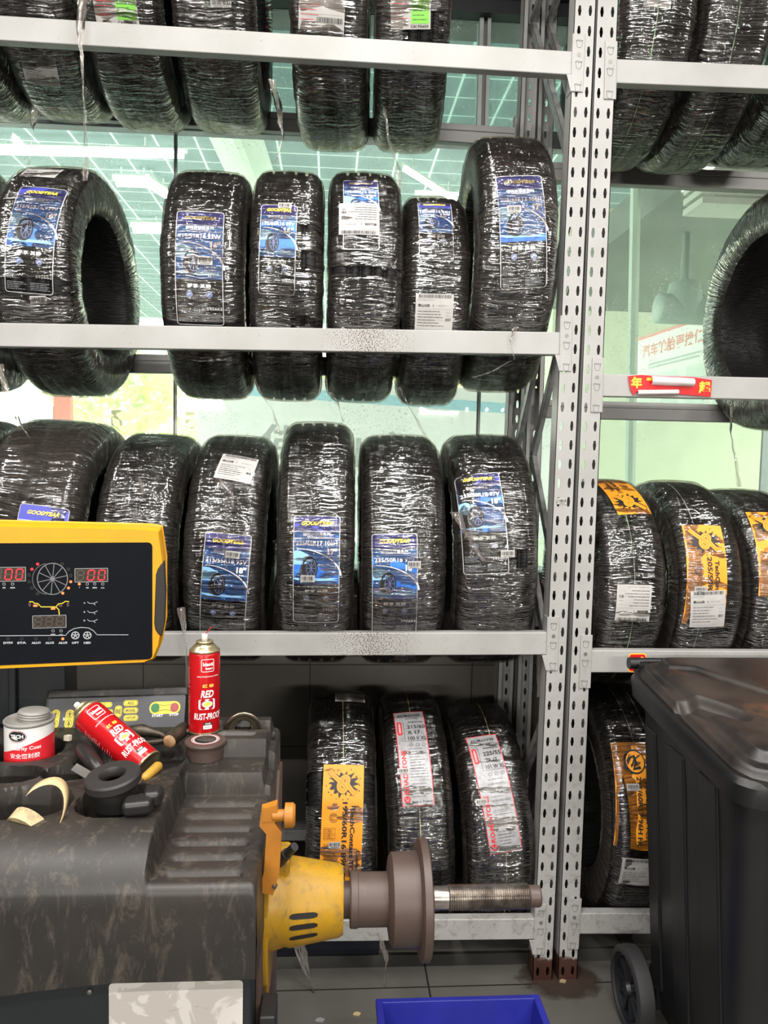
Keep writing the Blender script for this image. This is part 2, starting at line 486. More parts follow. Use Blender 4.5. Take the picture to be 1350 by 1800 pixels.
WH = C('print_white', (.82, .83, .84), .45); BK = C('print_black', (.015, .015, .015), .5); YE = C('print_yellow', (.95, .72, .08), .45)
PUR = C('print_violet_blue', (.065, .075, .46), .4); BLU = simple('print_blue', (.05, .25, .80), .4, col2=(.03, .14, .58), scale=22)
BLU2 = simple('print_sea_blue', (.05, .19, .60), .4, col2=(.02, .08, .34), scale=40); MT['x'] = BLU2
LBL = C('print_light_blue', (.30, .60, .92), .4); NAV = C('print_navy', (.012, .02, .06), .4)
GRY = C('print_grey', (.30, .31, .33), .5); ORA = C('print_orange', (.95, .36, .02), .5); RED = C('print_red', (.65, .02, .03), .45)
SIL = simple('print_silver', (.40, .40, .41), .35, metal=.1, col2=(.30, .30, .315), scale=60); PAP = simple('paper_white', (.50, .485, .465), .6, var=.06, scale=20)
PKK = C('print_pink', (.85, .35, .36), .5); GRN = C('print_green', (.22, .62, .08), .5); LGR = C('print_pale_grey', (.50, .50, .50), .5)

def lab_blue(size, inch, num, cut=1.0, w=.122, h=.288):
    s = Sheet(w, h); X = w/2; T = h/2
    y = lambda f: T-f*h
    r = .008
    s.rrect(-X, y(.14), X, T, r, PUR, 0); s.rect(-X, y(.14), X, y(.06), PUR, 0)
    s.rect(-X, y(.29), X, y(.14), BLU, 0)
    s.rect(-X, y(.50), X, y(.29), BLU, 0); s.rect(-X, y(.61), X, y(.50), BLU2, 0)
    s.text('GOODYEAR', 0, y(.068), .0105, YE, 3, w=w*.66, bold=.03, shear=.35)
    s.path([(-.002, y(.085)), (.004, y(.066)), (.012, y(.052))], .003, YE, 4)
    s.rect(-X, y(.142), X, y(.138), WH, 2)
    s.text('固特异锦乘系列', 0, y(.163), .0085, WH, 3, w=w*.58, bold=.01)
    s.text('OPTILIFE SPORT', 0, y(.184), .003, WH, 3, w=w*.4)
    s.rect(-X, y(.202), X, y(.198), WH, 2)
    s.text(size, 0, y(.242), .0115, WH, 3, w=w*.88, bold=.02)
    s.text(inch+'″', X-.006, y(.315), .0165, WH, 3, align='r', bold=.05)
    # road arc, wheel and the blurred car flank
    s.arc(-X*.9, y(.54), w*.98, h*.25, 3, 88, .0048, WH, 3, 18, .001)
    s.strip([(y(.31), -X, -X*.7), (y(.34), -X, -X*.35), (y(.37), -X, -X*.15), (y(.41), -X, -X*.3), (y(.43), -X, -X*.6)], LBL, 1)
    s.disc(-X*.28, y(.46), w*.17, h*.105, BK, 2, 24); s.disc(-X*.36, y(.465), w*.16, h*.10, C('print_dark_grey', (.05, .055, .065), .4), 1, 24)
    s.arc(-X*.22, y(.462), w*.105, h*.082, 0, 360, .0015, C('print_steel', (.12, .16, .35), .3), 4, 20)
    for k in range(8):
        a = k*PI/4
        s.path([(-X*.22, y(.462)), (-X*.22+w*.1*math.cos(a), y(.462)+h*.078*math.sin(a))], .0016, C('print_steel', (.12, .16, .35), .3), 4)
    s.strip([(y(.55), -X, X), (y(.56), -X, X*.7), (y(.575), -X*.7, X)], LBL, 1)
    if cut > .62:
        s.text('舒享·其静', 0, y(.665), .010, WH, 3, w=w*.5, bold=.012)
        for sx in (-.42, .42):
            s.disc(sx*X, y(.735), .0075, .0068, C('print_steel', (.12, .16, .35), .3), 2, 16); s.arc(sx*X, y(.735), .0075, .0068, 0, 360, .0008, GRY, 3, 16)
            s.path([(sx*X-.004, y(.745)), (sx*X, y(.725)), (sx*X+.004, y(.735))], .0015, WH, 4)
            s.rect(sx*X-.004, y(.768), sx*X+.004, y(.764), GRY, 3)
        s.text(num, X*.62, y(.855), .0075, LGR, 3, w=w*.33, bold=.005)
        s.lines(-X+.005, y(.885), -X+.038, y(.825), 5, .0008, GRY, 3, 4)
        s.lines(-X+.005, y(.975), -.004, y(.905), 5, .0011, GRY, 3, 5); s.lines(.004, y(.975), X-.005, y(.905), 5, .0011, GRY, 3, 6)
        s.outline(-X, -T, X, T, r, .0016, LGR, 5)
    else:
        s.outline(-X, y(.62), X, T, r, .0014, LGR, 5)
    return s
def splash(s, cx, cy, R):
    r = random.Random(5); pts = []
    n = 56
    for i in range(n):
        a = 2*PI*i/n; k = (1.18 if i % 4 == 0 else .78 if i % 4 == 2 else .9)*r.uniform(.85, 1.1)
        pts.append((cx+R*k*math.cos(a)*1.05, cy+R*k*math.sin(a)*.85))
    s.poly(pts, BK, 1)
    for i in range(16):
        a = r.uniform(0, 2*PI); d = R*r.uniform(1.05, 1.35)
        s.disc(cx+d*math.cos(a), cy+d*.85*math.sin(a), R*r.uniform(.03, .08), R*r.uniform(.03, .07), BK, 1, 8)
    P = [(-1.5, 1.15), (-.9, .62), (-.2, .1), (.25, -.3), (.1, -.62), (-.25, -.6), (-.45, -.3), (-.35, .1), (-.1, .45), (.25, .62), (.5, .4), (.42, .0), (.75, -.45), (1.4, -1.0)]
    Q = []
    for i in range(len(P)-1):
        for k in range(4):
            p0, p1, p2, p3 = [Vector(P[min(max(j, 0), len(P)-1)]) for j in (i-1, i, i+1, i+2)]
            t = k/4; Q.append(.5*((2*p1)+(p2-p0)*t+(2*p0-5*p1+4*p2-p3)*t*t+(3*p1-p0-3*p2+p3)*t**3))
    Q = [(cx+q.x*R*.72, cy+q.y*R*.8) for q in Q if abs(q.x*R*.72+cx) < s.w/2-.002]
    s.path(Q, R*.40, BK, 2); s.path(Q, R*.34, ORA, 3)
    s.path([q for q in Q], R*.05, BK, 4); s.path(Q, R*.028, ORA, 5)
def lab_orange(name, size, w=.108, h=.30, kind='s'):
    s = Sheet(w, h); X, T = w/2, h/2
    s.rect(-X, -T, X, T, ORA, 0)
    if kind == 's': splash(s, 0, T-.05, .036)
    else:
        s.disc(0, T-.055, .030, .034, BK, 1, 30); s.disc(.002, T-.055, .025, .029, ORA, 2, 30)
        s.path([(-.03, T-.075), (-.012, T-.045), (0, T-.04), (.004, T-.06), (-.004, T-.075), (.016, T-.07)], .009, BK, 3)
        s.path([(.018, T-.036), (.0, T-.05), (-.01, T-.07)], .004, BK, 3)
        for k in range(6): s.rect(-.012+.004*k, T-.017-.003*(k % 3), -.0105+.004*k, T-.008+.002*(k % 2), BK, 2)
    s.arc(-X*.42, T-.135, .011, .011, 0, 360, .0012, BK, 2, 20); s.arc(-X*.42, T-.135, .0075, .0075, 0, 360, .0008, BK, 2, 16)
    s.lines(-X*.42-.008, T-.142, -X*.42+.008, T-.128, 3, .001, BK, 3, 2)
    for k in range(2): s.outline(-X*.88+k*.017, T-.19, -X*.88+.014+k*.017, T-.160, .001, .0006, BK, 2)
    s.lines(-X*.85, T-.188, -X*.2, T-.162, 6, .0009, BK, 3, 8); s.lines(-X*.85, T-.285, -X*.2, T-.20, 16, .001, BK, 3, 9)
    L_ = h-.095
    s.text(size, X*.12, T-.09-L_*.5, .014, BK, 3, w=L_*.95, rot=-90, bold=.03)
    s.text(name, X*.50, T-.095-L_*.45, .013, BK, 3, w=L_*.80, rot=-90, bold=.03)
    s.text('Continental', X*.80, T-.10-L_*.70, .009, BK, 3, w=L_*.36, rot=-90, bold=.02)
    s.text('马牌轮胎', X*.80, T-.10-L_*.95, .008, BK, 3, w=L_*.16, rot=-90, bold=.01)
    return s
def lab_silver(head, l1, l2, l3, w=.098, h=.30):
    s = Sheet(w, h); X, T = w/2, h/2
    s.rect(-X, -T, X, T, RED, 0); s.rect(-X+.0022, -T+.0022, X-.0022, T-.0022, SIL, 1)
    s.text(head, 0, T-.018, .009, BK, 3, w=w*.78, bold=.02, shear=.3); s.text('sport 04', .006, T-.031, .006, BK, 3, w=w*.42, shear=.3)
    s.rrect(-X+.006, T-.088, -X+.019, T-.042, .003, RED, 2); s.text('扫码查真伪', -X+.0125, T-.065, .006, WH, 3, w=.036, rot=90)
    s.text('高性能轿车轮胎', X*.35, T-.045, .005, BK, 3, w=w*.48)
    s.text(l1, X*.36, T-.062, .0125, BK, 3, w=w*.58, bold=.02); s.text(l2, X*.20, T-.082, .0115, BK, 3, w=w*.38, bold=.02); s.text(l3, X*.36, T-.101, .0115, BK, 3, w=w*.60, bold=.02)
    s.rect(-X+.024, T-.11, X-.006, T-.1092, BK, 2); s.rect(-X+.024, T-.11, -X+.0248, T-.038, BK, 2)
    for k in range(3): s.arc(X*(-.1+.4*k), T-.122, .005, .004, 0, 360, .0008, BK, 3, 12)
    s.text('ROADSTONE', -X+.0155, -T+.09, .013, RED, 3, w=.118, rot=90, bold=.03)
    s.disc(-X+.0155, -T+.018, .009, .009, RED, 3, 18); s.path([(-X+.010, -T+.022), (-X+.0155, -T+.014), (-X+.021, -T+.022)], .002, SIL, 4); s.rect(-X+.011, -T+.014, -X+.02, -T+.0155, SIL, 4)
    s.lines(-X+.03, -T+.07, X-.007, T-.13, 11, .0011, BK, 3, 11); s.lines(-X+.03, -T+.02, X-.007, -T+.06, 5, .0011, BK, 3, 12)
    for yy in (T-.15, T-.19, T-.22): s.rect(-X+.026, yy, X-.006, yy+.0006, BK, 2)
    s.text('Made in Thailand', X*.25, -T+.011, .005, BK, 3, w=.055)
    return s
def lab_paper(w=.088, h=.088, seed=1, title=True):
    s = Sheet(w, h); X, T = w/2, h/2
    s.rect(-X, -T, X, T, PAP, 0)
    s.barcode(-X+.008, T-.0105, X-.006, T-.002, BK, 2, seed)
    s.lines(-X+.004, T-.018, X*.1, T-.012, 2, .0007, GRY, 2, seed)
    if title: s.text('佛山G线   1', -X+.026, T-.029, .0075, BK, 3, w=.040, bold=.02)
    s.lines(X*.15, T-.032, X*.8, T-.025, 1, .0012, GRY, 2, seed+1)
    s.rect(-X+.004, T-.038, X-.004, T-.0375, GRY, 2)
    s.lines(-X+.006, -T+.012, X*.55, T-.04, 6, .0012, BK, 2, seed+2)
    s.rect(-X+.004, -T+.03, X*.6, -T+.0305, GRY, 2)
    s.barcode(X*.62, -T+.028, X-.006, -T+.035, BK, 2, seed+5)
    s.lines(X*.62, -T+.038, X-.005, T-.042, 2, .0009, GRY, 2, seed+6)
    s.lines(-X+.006, -T+.003, X-.01, -T+.009, 1, .001, GRY, 2, seed+4)
    return s
def lab_wine(w=.10, h=.11, green=True, seed=4):    # pale form with red print and a green corner, or a barcode
    s = Sheet(w, h); X, T = w/2, h/2
    s.rect(-X, -T, X, T, PAP, 0)
    s.lines(-X+.006, T*.1, X*.1, T-.006, 9, .0014, GRY, 2, seed); s.lines(X*.2, T*.1, X-.005, T-.006, 8, .0014, GRY, 2, seed+1)
    for k in range(5): s.rect(-X+.003, T-.004-k*.02, X-.003, T-.0036-k*.02, GRY, 2)
    if green:
        s.rect(X*.02, -T+.012, X-.003, T*.25, GRN, 1); s.lines(X*.1, -T+.016, X*.9, T*.2, 6, .0012, BK, 2, seed+3)
    else: s.barcode(-X*.2, -T+.018, X-.004, -T+.030, BK, 2, seed)
    s.text('CAI 956650', X*.45, -T+.0065, .006, BK, 3, w=.045, bold=.02)
    s.lines(-X+.006, -T+.018, X*-.05, T*.0, 4, .0012, RED, 2, seed+2)
    return s
def lab_bar(w=.040, h=.020, seed=2):
    s = Sheet(w, h); X, T = w/2, h/2
    s.rect(-X, -T, X, T, PAP, 0); s.barcode(-X+.003, -T+.005, X-.003, T-.003, BK, 2, seed)
    s.rect(-X+.006, -T+.002, X-.006, -T+.003, BK, 2)
    return s
#NEXT
# ================================================================== the room
YF, YR, YC, YW = 1.995, 2.56, 2.300, 2.78       # rack front face, rear posts, tyre axles, wall and window
def struct(name, mb, m, **k): return tag(mb.build(name, m, **k), kind='structure')
struct('floor', MB().box((-3.2, -3.0, -.12), (4.2, YW+.20, 0)), MT['floortile'])
MT['plaster'] = simple('plaster', (.17, .17, .16), .8, var=.03, scale=2)
struct('wall_left', MB().box((-3.3, -3.0, 0), (-3.2, YW+.2, 3.6)), MT['plaster'])
struct('wall_right', MB().box((4.2, -3.0, 0), (4.3, YW+.2, 3.6)), MT['plaster'])
struct('wall_front', MB().box((-3.3, -3.1, 0), (4.3, -3.0, 3.6)), MT['plaster'])
struct('ceiling', MB().box((-3.3, -3.1, 3.6), (4.3, YW+.2, 3.7)), MT['plaster'])
SILL = 1.025
WR = at(1352, 700, YW).x + .03                   # right jamb of the window
struct('wall_back', MB().box((-3.2, YW, 0), (4.2, YW+.16, SILL-.03)).box((WR+.04, YW, SILL-.03), (4.2, YW+.16, 2.96)), MT['walltile'])
struct('trim_1', MB().box((-3.2, YW-.012, SILL-.03), (4.2, YW+.16, SILL)), MT['alu'], bevel=.003)     # window sill
T0, T1 = 2.548, 2.602
tr_ = MB().box((-3.2, YW-.015, T0), (WR, YW+.05, T1)).box((-3.2, YW-.024, T0+.022), (WR, YW-.015, T0+.030)).box((-3.2, YW-.03, T0-.012), (WR, YW+.02, T0))
struct('trim_2', tr_, MT['alu'], bevel=.003)
struct('trim_3', MB().box((WR, YW-.02, SILL), (WR+.04, YW+.08, 2.96)), MT['alu'], bevel=.003)
# header box above the windows: dark shutter casing with a red strip
zt = at(860, 31, YW).z
MT['casing'] = simple('shutter_casing', (.07, .062, .066), .5, var=.2, scale=10)
struct('trim_4', MB().box((-3.2, YW-.03, zt), (4.2, YW+.16, zt+.05)), C('black_gap', (.012, .014, .016), .6))
struct('trim_5', MB().box((-3.2, YW-.06, zt+.05), (4.2, YW+.16, zt+.082)), C('lead_strip', (.13, .14, .15), .5))
struct('trim_6', MB().box((-3.2, YW-.05, zt+.082), (4.2, YW+.16, zt+.20)), MT['casing'])
struct('trim_7', MB().box((-3.2, YW-.06, zt+.20), (4.2, YW+.16, 3.6)), C('red_fascia', (.50, .012, .03), .5))
# glass: panes between the joints
def pane(name, x0, x1, z0, z1, m): struct(name, MB().box((x0, YW+.018, z0), (x1, YW+.026, z1)), m)
J = [-3.2, -1.70, at(305, 500, YW).x, at(838, 720, YW).x+.006, WR]
for i in range(4): pane('window_%d' % (i+1), J[i]+.003, J[i+1]-.003, SILL, T0, MT['glass'])
JU = [-3.2, -1.6, -.55, at(852, 130, YW).x, WR]
for i in range(4): pane('window_%d' % (i+5), JU[i]+.02, JU[i+1]-.02, T1, zt, MT['glass_up'])
k = 8
for x in J[1:4]:
    struct('trim_%d' % k, MB().box((x-.0022, YW+.014, SILL), (x+.0022, YW+.030, T0)).box((x+.003, YW+.012, SILL), (x+.010, YW+.016, T0), 1), [MT['joint'], MT['jointw']]); k += 1
for x in JU[1:4]:
    struct('trim_%d' % k, MB().box((x-.022, YW+.0, T1), (x-.008, YW+.05, zt)).box((x+.006, YW+.0, T1), (x+.018, YW+.05, zt)).box((x-.008, YW+.02, T1), (x+.006, YW+.03, zt), 1), [C('jamb_grey', (.45, .50, .48), .4), MT['joint']]); k += 1

# tube lamps of the workshop (above and behind the photographer)
for i, (p, L_, ax, W_) in enumerate(TUBES):
    t = thing('ceiling_tube_lamp', ['white tube lamp on the workshop ceiling, left of the front pair', 'white tube lamp on the workshop ceiling, right of the front pair',
        'white tube lamp far back on the left of the ceiling', 'white tube lamp far back in the middle of the ceiling', 'white tube lamp far back on the right of the ceiling',
        'white tube lamp running towards the racks on the left', 'white tube lamp running towards the racks on the right', 'white tube lamp running towards the racks in the middle'][i], 'lamp', p, 'workshop tube lamps')
    hx, hy = (L_/2, .025) if ax else (.025, L_/2)
    MB().box((-hx-.03 if ax else -.04, -hy-(0 if ax else .03)-.015, .03), (hx+.03 if ax else .04, hy+(0 if ax else .03)+.015, .07)).build('housing', C('lamp_white', (.7, .7, .7), .4), t, bevel=.004)
    li = bpy.data.lights.new('tube_or_fill_light', 'AREA'); li.shape = 'RECTANGLE'; li.size = L_; li.size_y = .05; li.energy = W_*1.75
    li.color = (1.0, .965, .92)
    lo = bpy.data.objects.new('tube_or_fill_light', li); COL.objects.link(lo); lo.parent = t; lo.location = (0, 0, .02)
    if not ax: lo.rotation_euler = (0, 0, PI/2)

for i, x in enumerate((-1.3, 1.5)):  # unseen fill lamps, added to brighten the lower wall and floor from the front
    t = thing('added_fill_lamp', ['added fill lamp on the wall behind the photographer, left one', 'added fill lamp on the wall behind the photographer, right one'][i], 'lamp', (x, -2.96, 2.0), 'added fill lamps')
    MB().box((-.65, -.04, -.04), (.65, .02, .04)).build('housing', C('lamp_white', (.7, .7, .7), .4), t, bevel=.004)
    li = bpy.data.lights.new('tube_or_fill_light', 'AREA'); li.shape = 'RECTANGLE'; li.size = 1.25; li.size_y = .07; li.energy = 60; li.color = (1.0, .96, .90)
    lo = bpy.data.objects.new('tube_or_fill_light', li); COL.objects.link(lo); lo.parent = t; lo.location = (0, .03, 0); lo.rotation_euler = (math.radians(80), 0, 0)

# ================================================================== outside
struct('ground_outside', MB().box((-14, YW+.3, -.35), (18, 40, -.30)), C('pale_concrete', (.62, .66, .62), .8))
def canopy_mat():
    t = NT('canopy_sheet'); pos = t.t.nodes.new('ShaderNodeNewGeometry').outputs['Position']
    sep = t.n('ShaderNodeSeparateXYZ'); t.set(sep, 0, pos)
    f1 = t.math('LESS_THAN', t.math('MODULO', t.math('ADD', sep.outputs[1], 100), .26), .012)
    f2 = t.math('LESS_THAN', t.math('MODULO', t.math('ADD', sep.outputs[0], 100.05), .30), .016)
    col = t.mix(t.math('MAXIMUM', f1, f2), t.ramp(t.noise(pos, 1.2, 4), [(.4, (.29, .36, .375, 1)), (.6, (.255, .325, .34, 1))]), (.85, .95, .90, 1))
    p = t.n('ShaderNodeBsdfDiffuse'); t.set(p, 0, col)
    tl = t.n('ShaderNodeBsdfTranslucent'); t.set(tl, 0, col)
    m = t.n('ShaderNodeMixShader'); m.inputs[0].default_value = .5; t.set(m, 1, p.outputs[0]); t.set(m, 2, tl.outputs[0])
    return t.done(m.outputs[0])
ZC = 3.75
can_ = MB().box((-9, YW+.25, ZC), (2.6, 13.5, ZC+.03))
tag(can_.build('canopy_roof', canopy_mat()), 'grey green gridded canopy roof sheet outside the window', 'canopy')
a, b = at(398, 226, 4.2), None
pw = C('painted_beam', (.72, .80, .74), .6)
def inplane(x, y, z): return atz(x, y, z)
p0, p1 = inplane(405, 200, ZC-.05), inplane(455, 330, ZC-.05)
d = (p1-p0).normalized(); sd = Vector((d.y, -d.x, 0))*.17
q0, q1 = p0-d*.8, p1+d*3.0
gb = MB().hexa([q0-sd+Vector((0,0,-.1)), q0+sd+Vector((0,0,-.1)), q1+sd+Vector((0,0,-.1)), q1-sd+Vector((0,0,-.1)), q0-sd, q0+sd, q1+sd, q1-sd])
sd2 = sd*.25
gb.hexa([q0-sd2+Vector((0,0,-.22)), q0+sd2+Vector((0,0,-.22)), q1+sd2+Vector((0,0,-.22)), q1-sd2+Vector((0,0,-.22)), q0-sd2, q0+sd2, q1+sd2, q1-sd2])
tag(gb.build('canopy_girder', pw), 'white steel girder running slantwise under the canopy roof', 'girder')
def tubelamp(p, q, label, r=.03, strength=14):
    t = thing('tube_lamp', label, 'lamp', tuple((p+q)/2), 'tube lamps under the canopy')
    c = (p+q)/2
    e = NT('lit_tube') if 'lit' not in MT else None
    if e:
        em = e.n('ShaderNodeEmission'); em.inputs[0].default_value = (.9, 1, .97, 1); em.inputs[1].default_value = strength
        MT['lit'] = e.done(em.outputs[0])
    MB().tube([p-c, q-c], r, 10).build('tube', MT['lit'], t, smooth=True)
    u = Vector((0, 0, r*1.2))
    dd = (q-p).normalized()
    hb_ = MB().tube([p-c+u-dd*.03, q-c+u+dd*.03], r*.8, 6)
    for f_ in (.15, .85):
        g_p = (p-c).lerp(q-c, f_); hb_.tube([g_p+u, g_p+Vector((0, 0, ZC+.01-c.z))], .008, 5)
    hb_.build('lamp_holder', pw, t)
za = ZC-.12
tubelamp(inplane(-120, 262, za), inplane(322, 272, za), 'long bright tube lamp seen above the leftmost tyres', .028)
tubelamp(inplane(712, 297, za), inplane(800, 352, za), 'short bright tube lamp seen above the small labelled tyre', .022)
tubelamp(inplane(205, 320, za), inplane(262, 322, za), 'bright tube lamp just right of the leftmost hollow tyre', .035)
tubelamp(inplane(262, 322, za), inplane(292, 342, za), 'bright tube lamp end slanting down behind the second tyre', .035)
tubelamp(inplane(235, 402, za), inplane(282, 403, za), 'far bright tube lamp level with the tyre hole', .04)
# right: neighbouring building with soffit, wall, poster wall, hanging lamp
xw = at(1040, 500, 7.0).x
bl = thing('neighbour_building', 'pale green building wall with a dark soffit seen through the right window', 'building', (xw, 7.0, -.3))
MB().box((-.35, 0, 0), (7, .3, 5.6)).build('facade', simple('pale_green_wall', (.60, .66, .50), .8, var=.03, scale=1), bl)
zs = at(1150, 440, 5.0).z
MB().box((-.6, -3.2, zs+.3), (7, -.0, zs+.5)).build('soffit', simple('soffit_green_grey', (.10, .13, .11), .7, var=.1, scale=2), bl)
led = MB()
for i in range(4): led.box((-.6, -3.3-.02*i, zs+.3-.05*i), (7, -3.15, zs+.33-.05*i))
led.build('ledge', C('ledge_grey', (.42, .46, .40), .7), bl)
pb = Sheet(3.4, 1.5); PBS = .42
pkw, pkr = C('poster_white', (.80, .84, .80), .6), C('poster_red', (.75, .30, .26), .6)
pb.rect(-1.7, -.75, 1.7, .75, pkw, 0); pb.rect(-1.7, .70, 1.7, .75, pkr, 8)
pb.text('汽车轮胎更换保养中心', .0, .48, .22, pkr, 8, w=2.9, bold=.02); pb.lines(-1.2, .14, 1.3, .26, 2, .035, C('poster_grey', (.5, .58, .55), .6), 8, 3)
for i in range(4): pb.rect(-1.5+i*.8, -.7, -.95+i*.8, .05, C('poster_tint', (.66, .76, .70), .6), 8)
po = pb.build('poster_board', lambda x, y, l: Vector((x*PBS, -l, y*PBS)))
pl, pr = at(1095, 640, 5.6), at(1250, 602, 4.4)
po.location = (pl+pr)/2+Vector((.15, 0, -.1)); po.rotation_euler = (0, 0, math.atan2(pr.y-pl.y, pr.x-pl.x))
tag(po, 'white notice board with red lettering outside the right window', 'notice board')
hl = at(1205, 470, 4.6)
h = thing('hanging_lamp', 'grey hanging lamp silhouette outside the right window', 'lamp', tuple(hl))
lg = C('lamp_grey_green', (.30, .40, .36), .6)
MB().lathe([(-.30, .0), (-.30, .09), (-.20, .11), (-.10, .09), (-.07, .03), (.25, .022), (.25, 0)], (0, 0, 0), (0, 0, 1), 20).build('stem', lg, h, smooth=True)
MB().lathe([(.22, 0), (.22, .10), (.30, .13), (.42, .10), (.42, 0)], (0, 0, 0), (0, 0, 1), 20).build('mount', lg, h, smooth=True)
MB().lathe([(-.16, 0), (-.16, .09), (.16, .09), (.16, 0)], (0, 0, -.25), (1, 0, 0), 20).build('lamp_head', lg, h, smooth=True)
st = MB().tube([at(1118, 300, 4.2), Vector((at(1122, 790, 4.2).x, 4.2, -.3))], .03, 8)
o = st.build('drain_pipe', C('pipe_pale', (.52, .66, .56), .6)); tag(o, 'thin pale vertical pipe outside the right window', 'pipe')
# shrubs and trees beyond the yard
def blob_tree(x, y, z, r, label, seed):
    t = thing('leafy_tree', label, 'tree', (x, y, -.3), 'trees across the yard')
    rr = random.Random(seed)
    mb = MB()
    for i in range(900):
        a, bb = rr.uniform(0, 2*PI), math.acos(rr.uniform(-1, 1)); d = r*rr.uniform(.55, 1)**.4
        c = Vector((d*math.cos(a)*math.sin(bb), d*math.sin(a)*math.sin(bb), z+.3+d*.75*math.cos(bb)))
        u = Vector((rr.gauss(0, 1), rr.gauss(0, 1), rr.gauss(0, 1))).normalized(); v = u.orthogonal().normalized(); s_ = rr.uniform(.07, .16)
        mb.add([c-u*s_, c+v*s_*.5, c+u*s_, c-v*s_*.5], [(0, 1, 2, 3)], rr.randint(0, 1))
    l1 = NT('leaf') if 'leafA' not in MT else None
    if l1:
        for nm, cc in (('leafA', (.78, .80, .42, 1)), ('leafB', (.60, .70, .42, 1))):
            q = NT(nm); dd_ = q.n('ShaderNodeBsdfDiffuse'); dd_.inputs[0].default_value = cc; tt = q.n('ShaderNodeBsdfTranslucent'); tt.inputs[0].default_value = cc
            mm = q.n('ShaderNodeMixShader'); mm.inputs[0].default_value = .5; q.set(mm, 1, dd_.outputs[0]); q.set(mm, 2, tt.outputs[0]); MT[nm] = q.done(mm.outputs[0])
        bpy.data.materials.remove(l1.mat)
    mb.build('crown', [MT['leafA'], MT['leafB']], t)
    MB().tube([(0, 0, 0), (.05, 0, z)], .1, 8).build('trunk', C('bark', (.25, .2, .14), .8), t)
for i, (px, py, Y, r, lb) in enumerate([(200, 690, 14, 1.1, 'sunlit tree seen through the gap under the hollow tyre'), (330, 700, 17.2, 1.3, 'sunlit tree beyond the parked car roof'),
        (560, 715, 14, 1.1, 'sunlit tree above the white banner'), (850, 700, 14, 1.25, 'sunlit tree right of the last glass joint'), (985, 720, 17.2, 1.3, 'sunlit tree seen through the rack uprights'), (700, 700, 17.5, 1.3, 'sunlit tree behind the middle of the rack')]):
    p = at(px, py, Y); blob_tree(p.x, Y, p.z, r, lb, i+3)
# parked car (its roof and windscreen), banner, kiosk column
cp = at(300, 745, 7.0)
car = thing('parked_car', 'pale teal car parked outside behind the second row tyres', 'car', (cp.x, 7.0, -.3))
teal = simple('car_paint', (.50, .68, .64), .3, var=.05, scale=3)
prof = [(-1.9, .35), (-1.85, .85), (-1.25, 1.02), (-.85, 1.55), (.55, 1.6), (1.15, 1.15), (1.9, 1.0), (2.0, .4)]
off = cp.z+.3-1.45
MB().prism([(x, 0, z) for x, z in prof], (0, -.8, 0), (0, .8, 0)).build('body', teal, car, bevel=.05)
MB().prism([(-1.12, 0, 1.06), (-.80, 0, 1.48), (.48, 0, 1.52), (.95, 0, 1.16)], (0, -.82, 0), (0, -.805, 0)).build('side_window', C('car_glass', (.35, .50, .50), .1), car)
for wx in (-1.2, 1.25): MB().lathe([(-.11, 0), (-.11, .3), (.11, .3), (.11, 0)], (wx, -.75, .3), (0, 1, 0), 24).build('wheel', MT['rubber'], car, smooth=False)
bn = Sheet(3.0, 1.15)
bn.rect(-1.5, -.575, 1.5, .575, C('banner_white', (.9, .92, .92), .6), 0); bn.rect(-1.5, .40, 1.5, .48, C('banner_blue', (.35, .66, .80), .6), 8)
bn.text('佛山市', -.42, .05, .30, C('banner_grey', (.42, .44, .44), .6), 8, w=1.25); bn.text('万', .62, .05, .30, C('banner_grey', (.42, .44, .44), .6), 8, w=.34)
bo = bn.build('banner', planar((0, 0, 0), (1, 0, 0), (0, 0, 1)))
bp = at(610, 752, 6.0); bo.location = bp+Vector((.35, 0, -.22)); bo.rotation_euler = (0, math.radians(2.5), 0)
tag(bo, 'white banner with grey characters outside behind the middle tyres', 'banner')
kp = at(108, 715, 8.0)
ks = thing('sign_pillar', 'slim red and white sign pillar outside at far left', 'sign', (kp.x, 8.0, -.3))
MB().box((-.06, -.05, 0), (.10, .05, 2.3)).build('panel', C('sign_red', (.62, .16, .12), .6), ks)
MB().box((-.26, -.04, 0), (-.07, .04, 2.2)).build('post', C('sign_white', (.8, .82, .8), .6), ks)

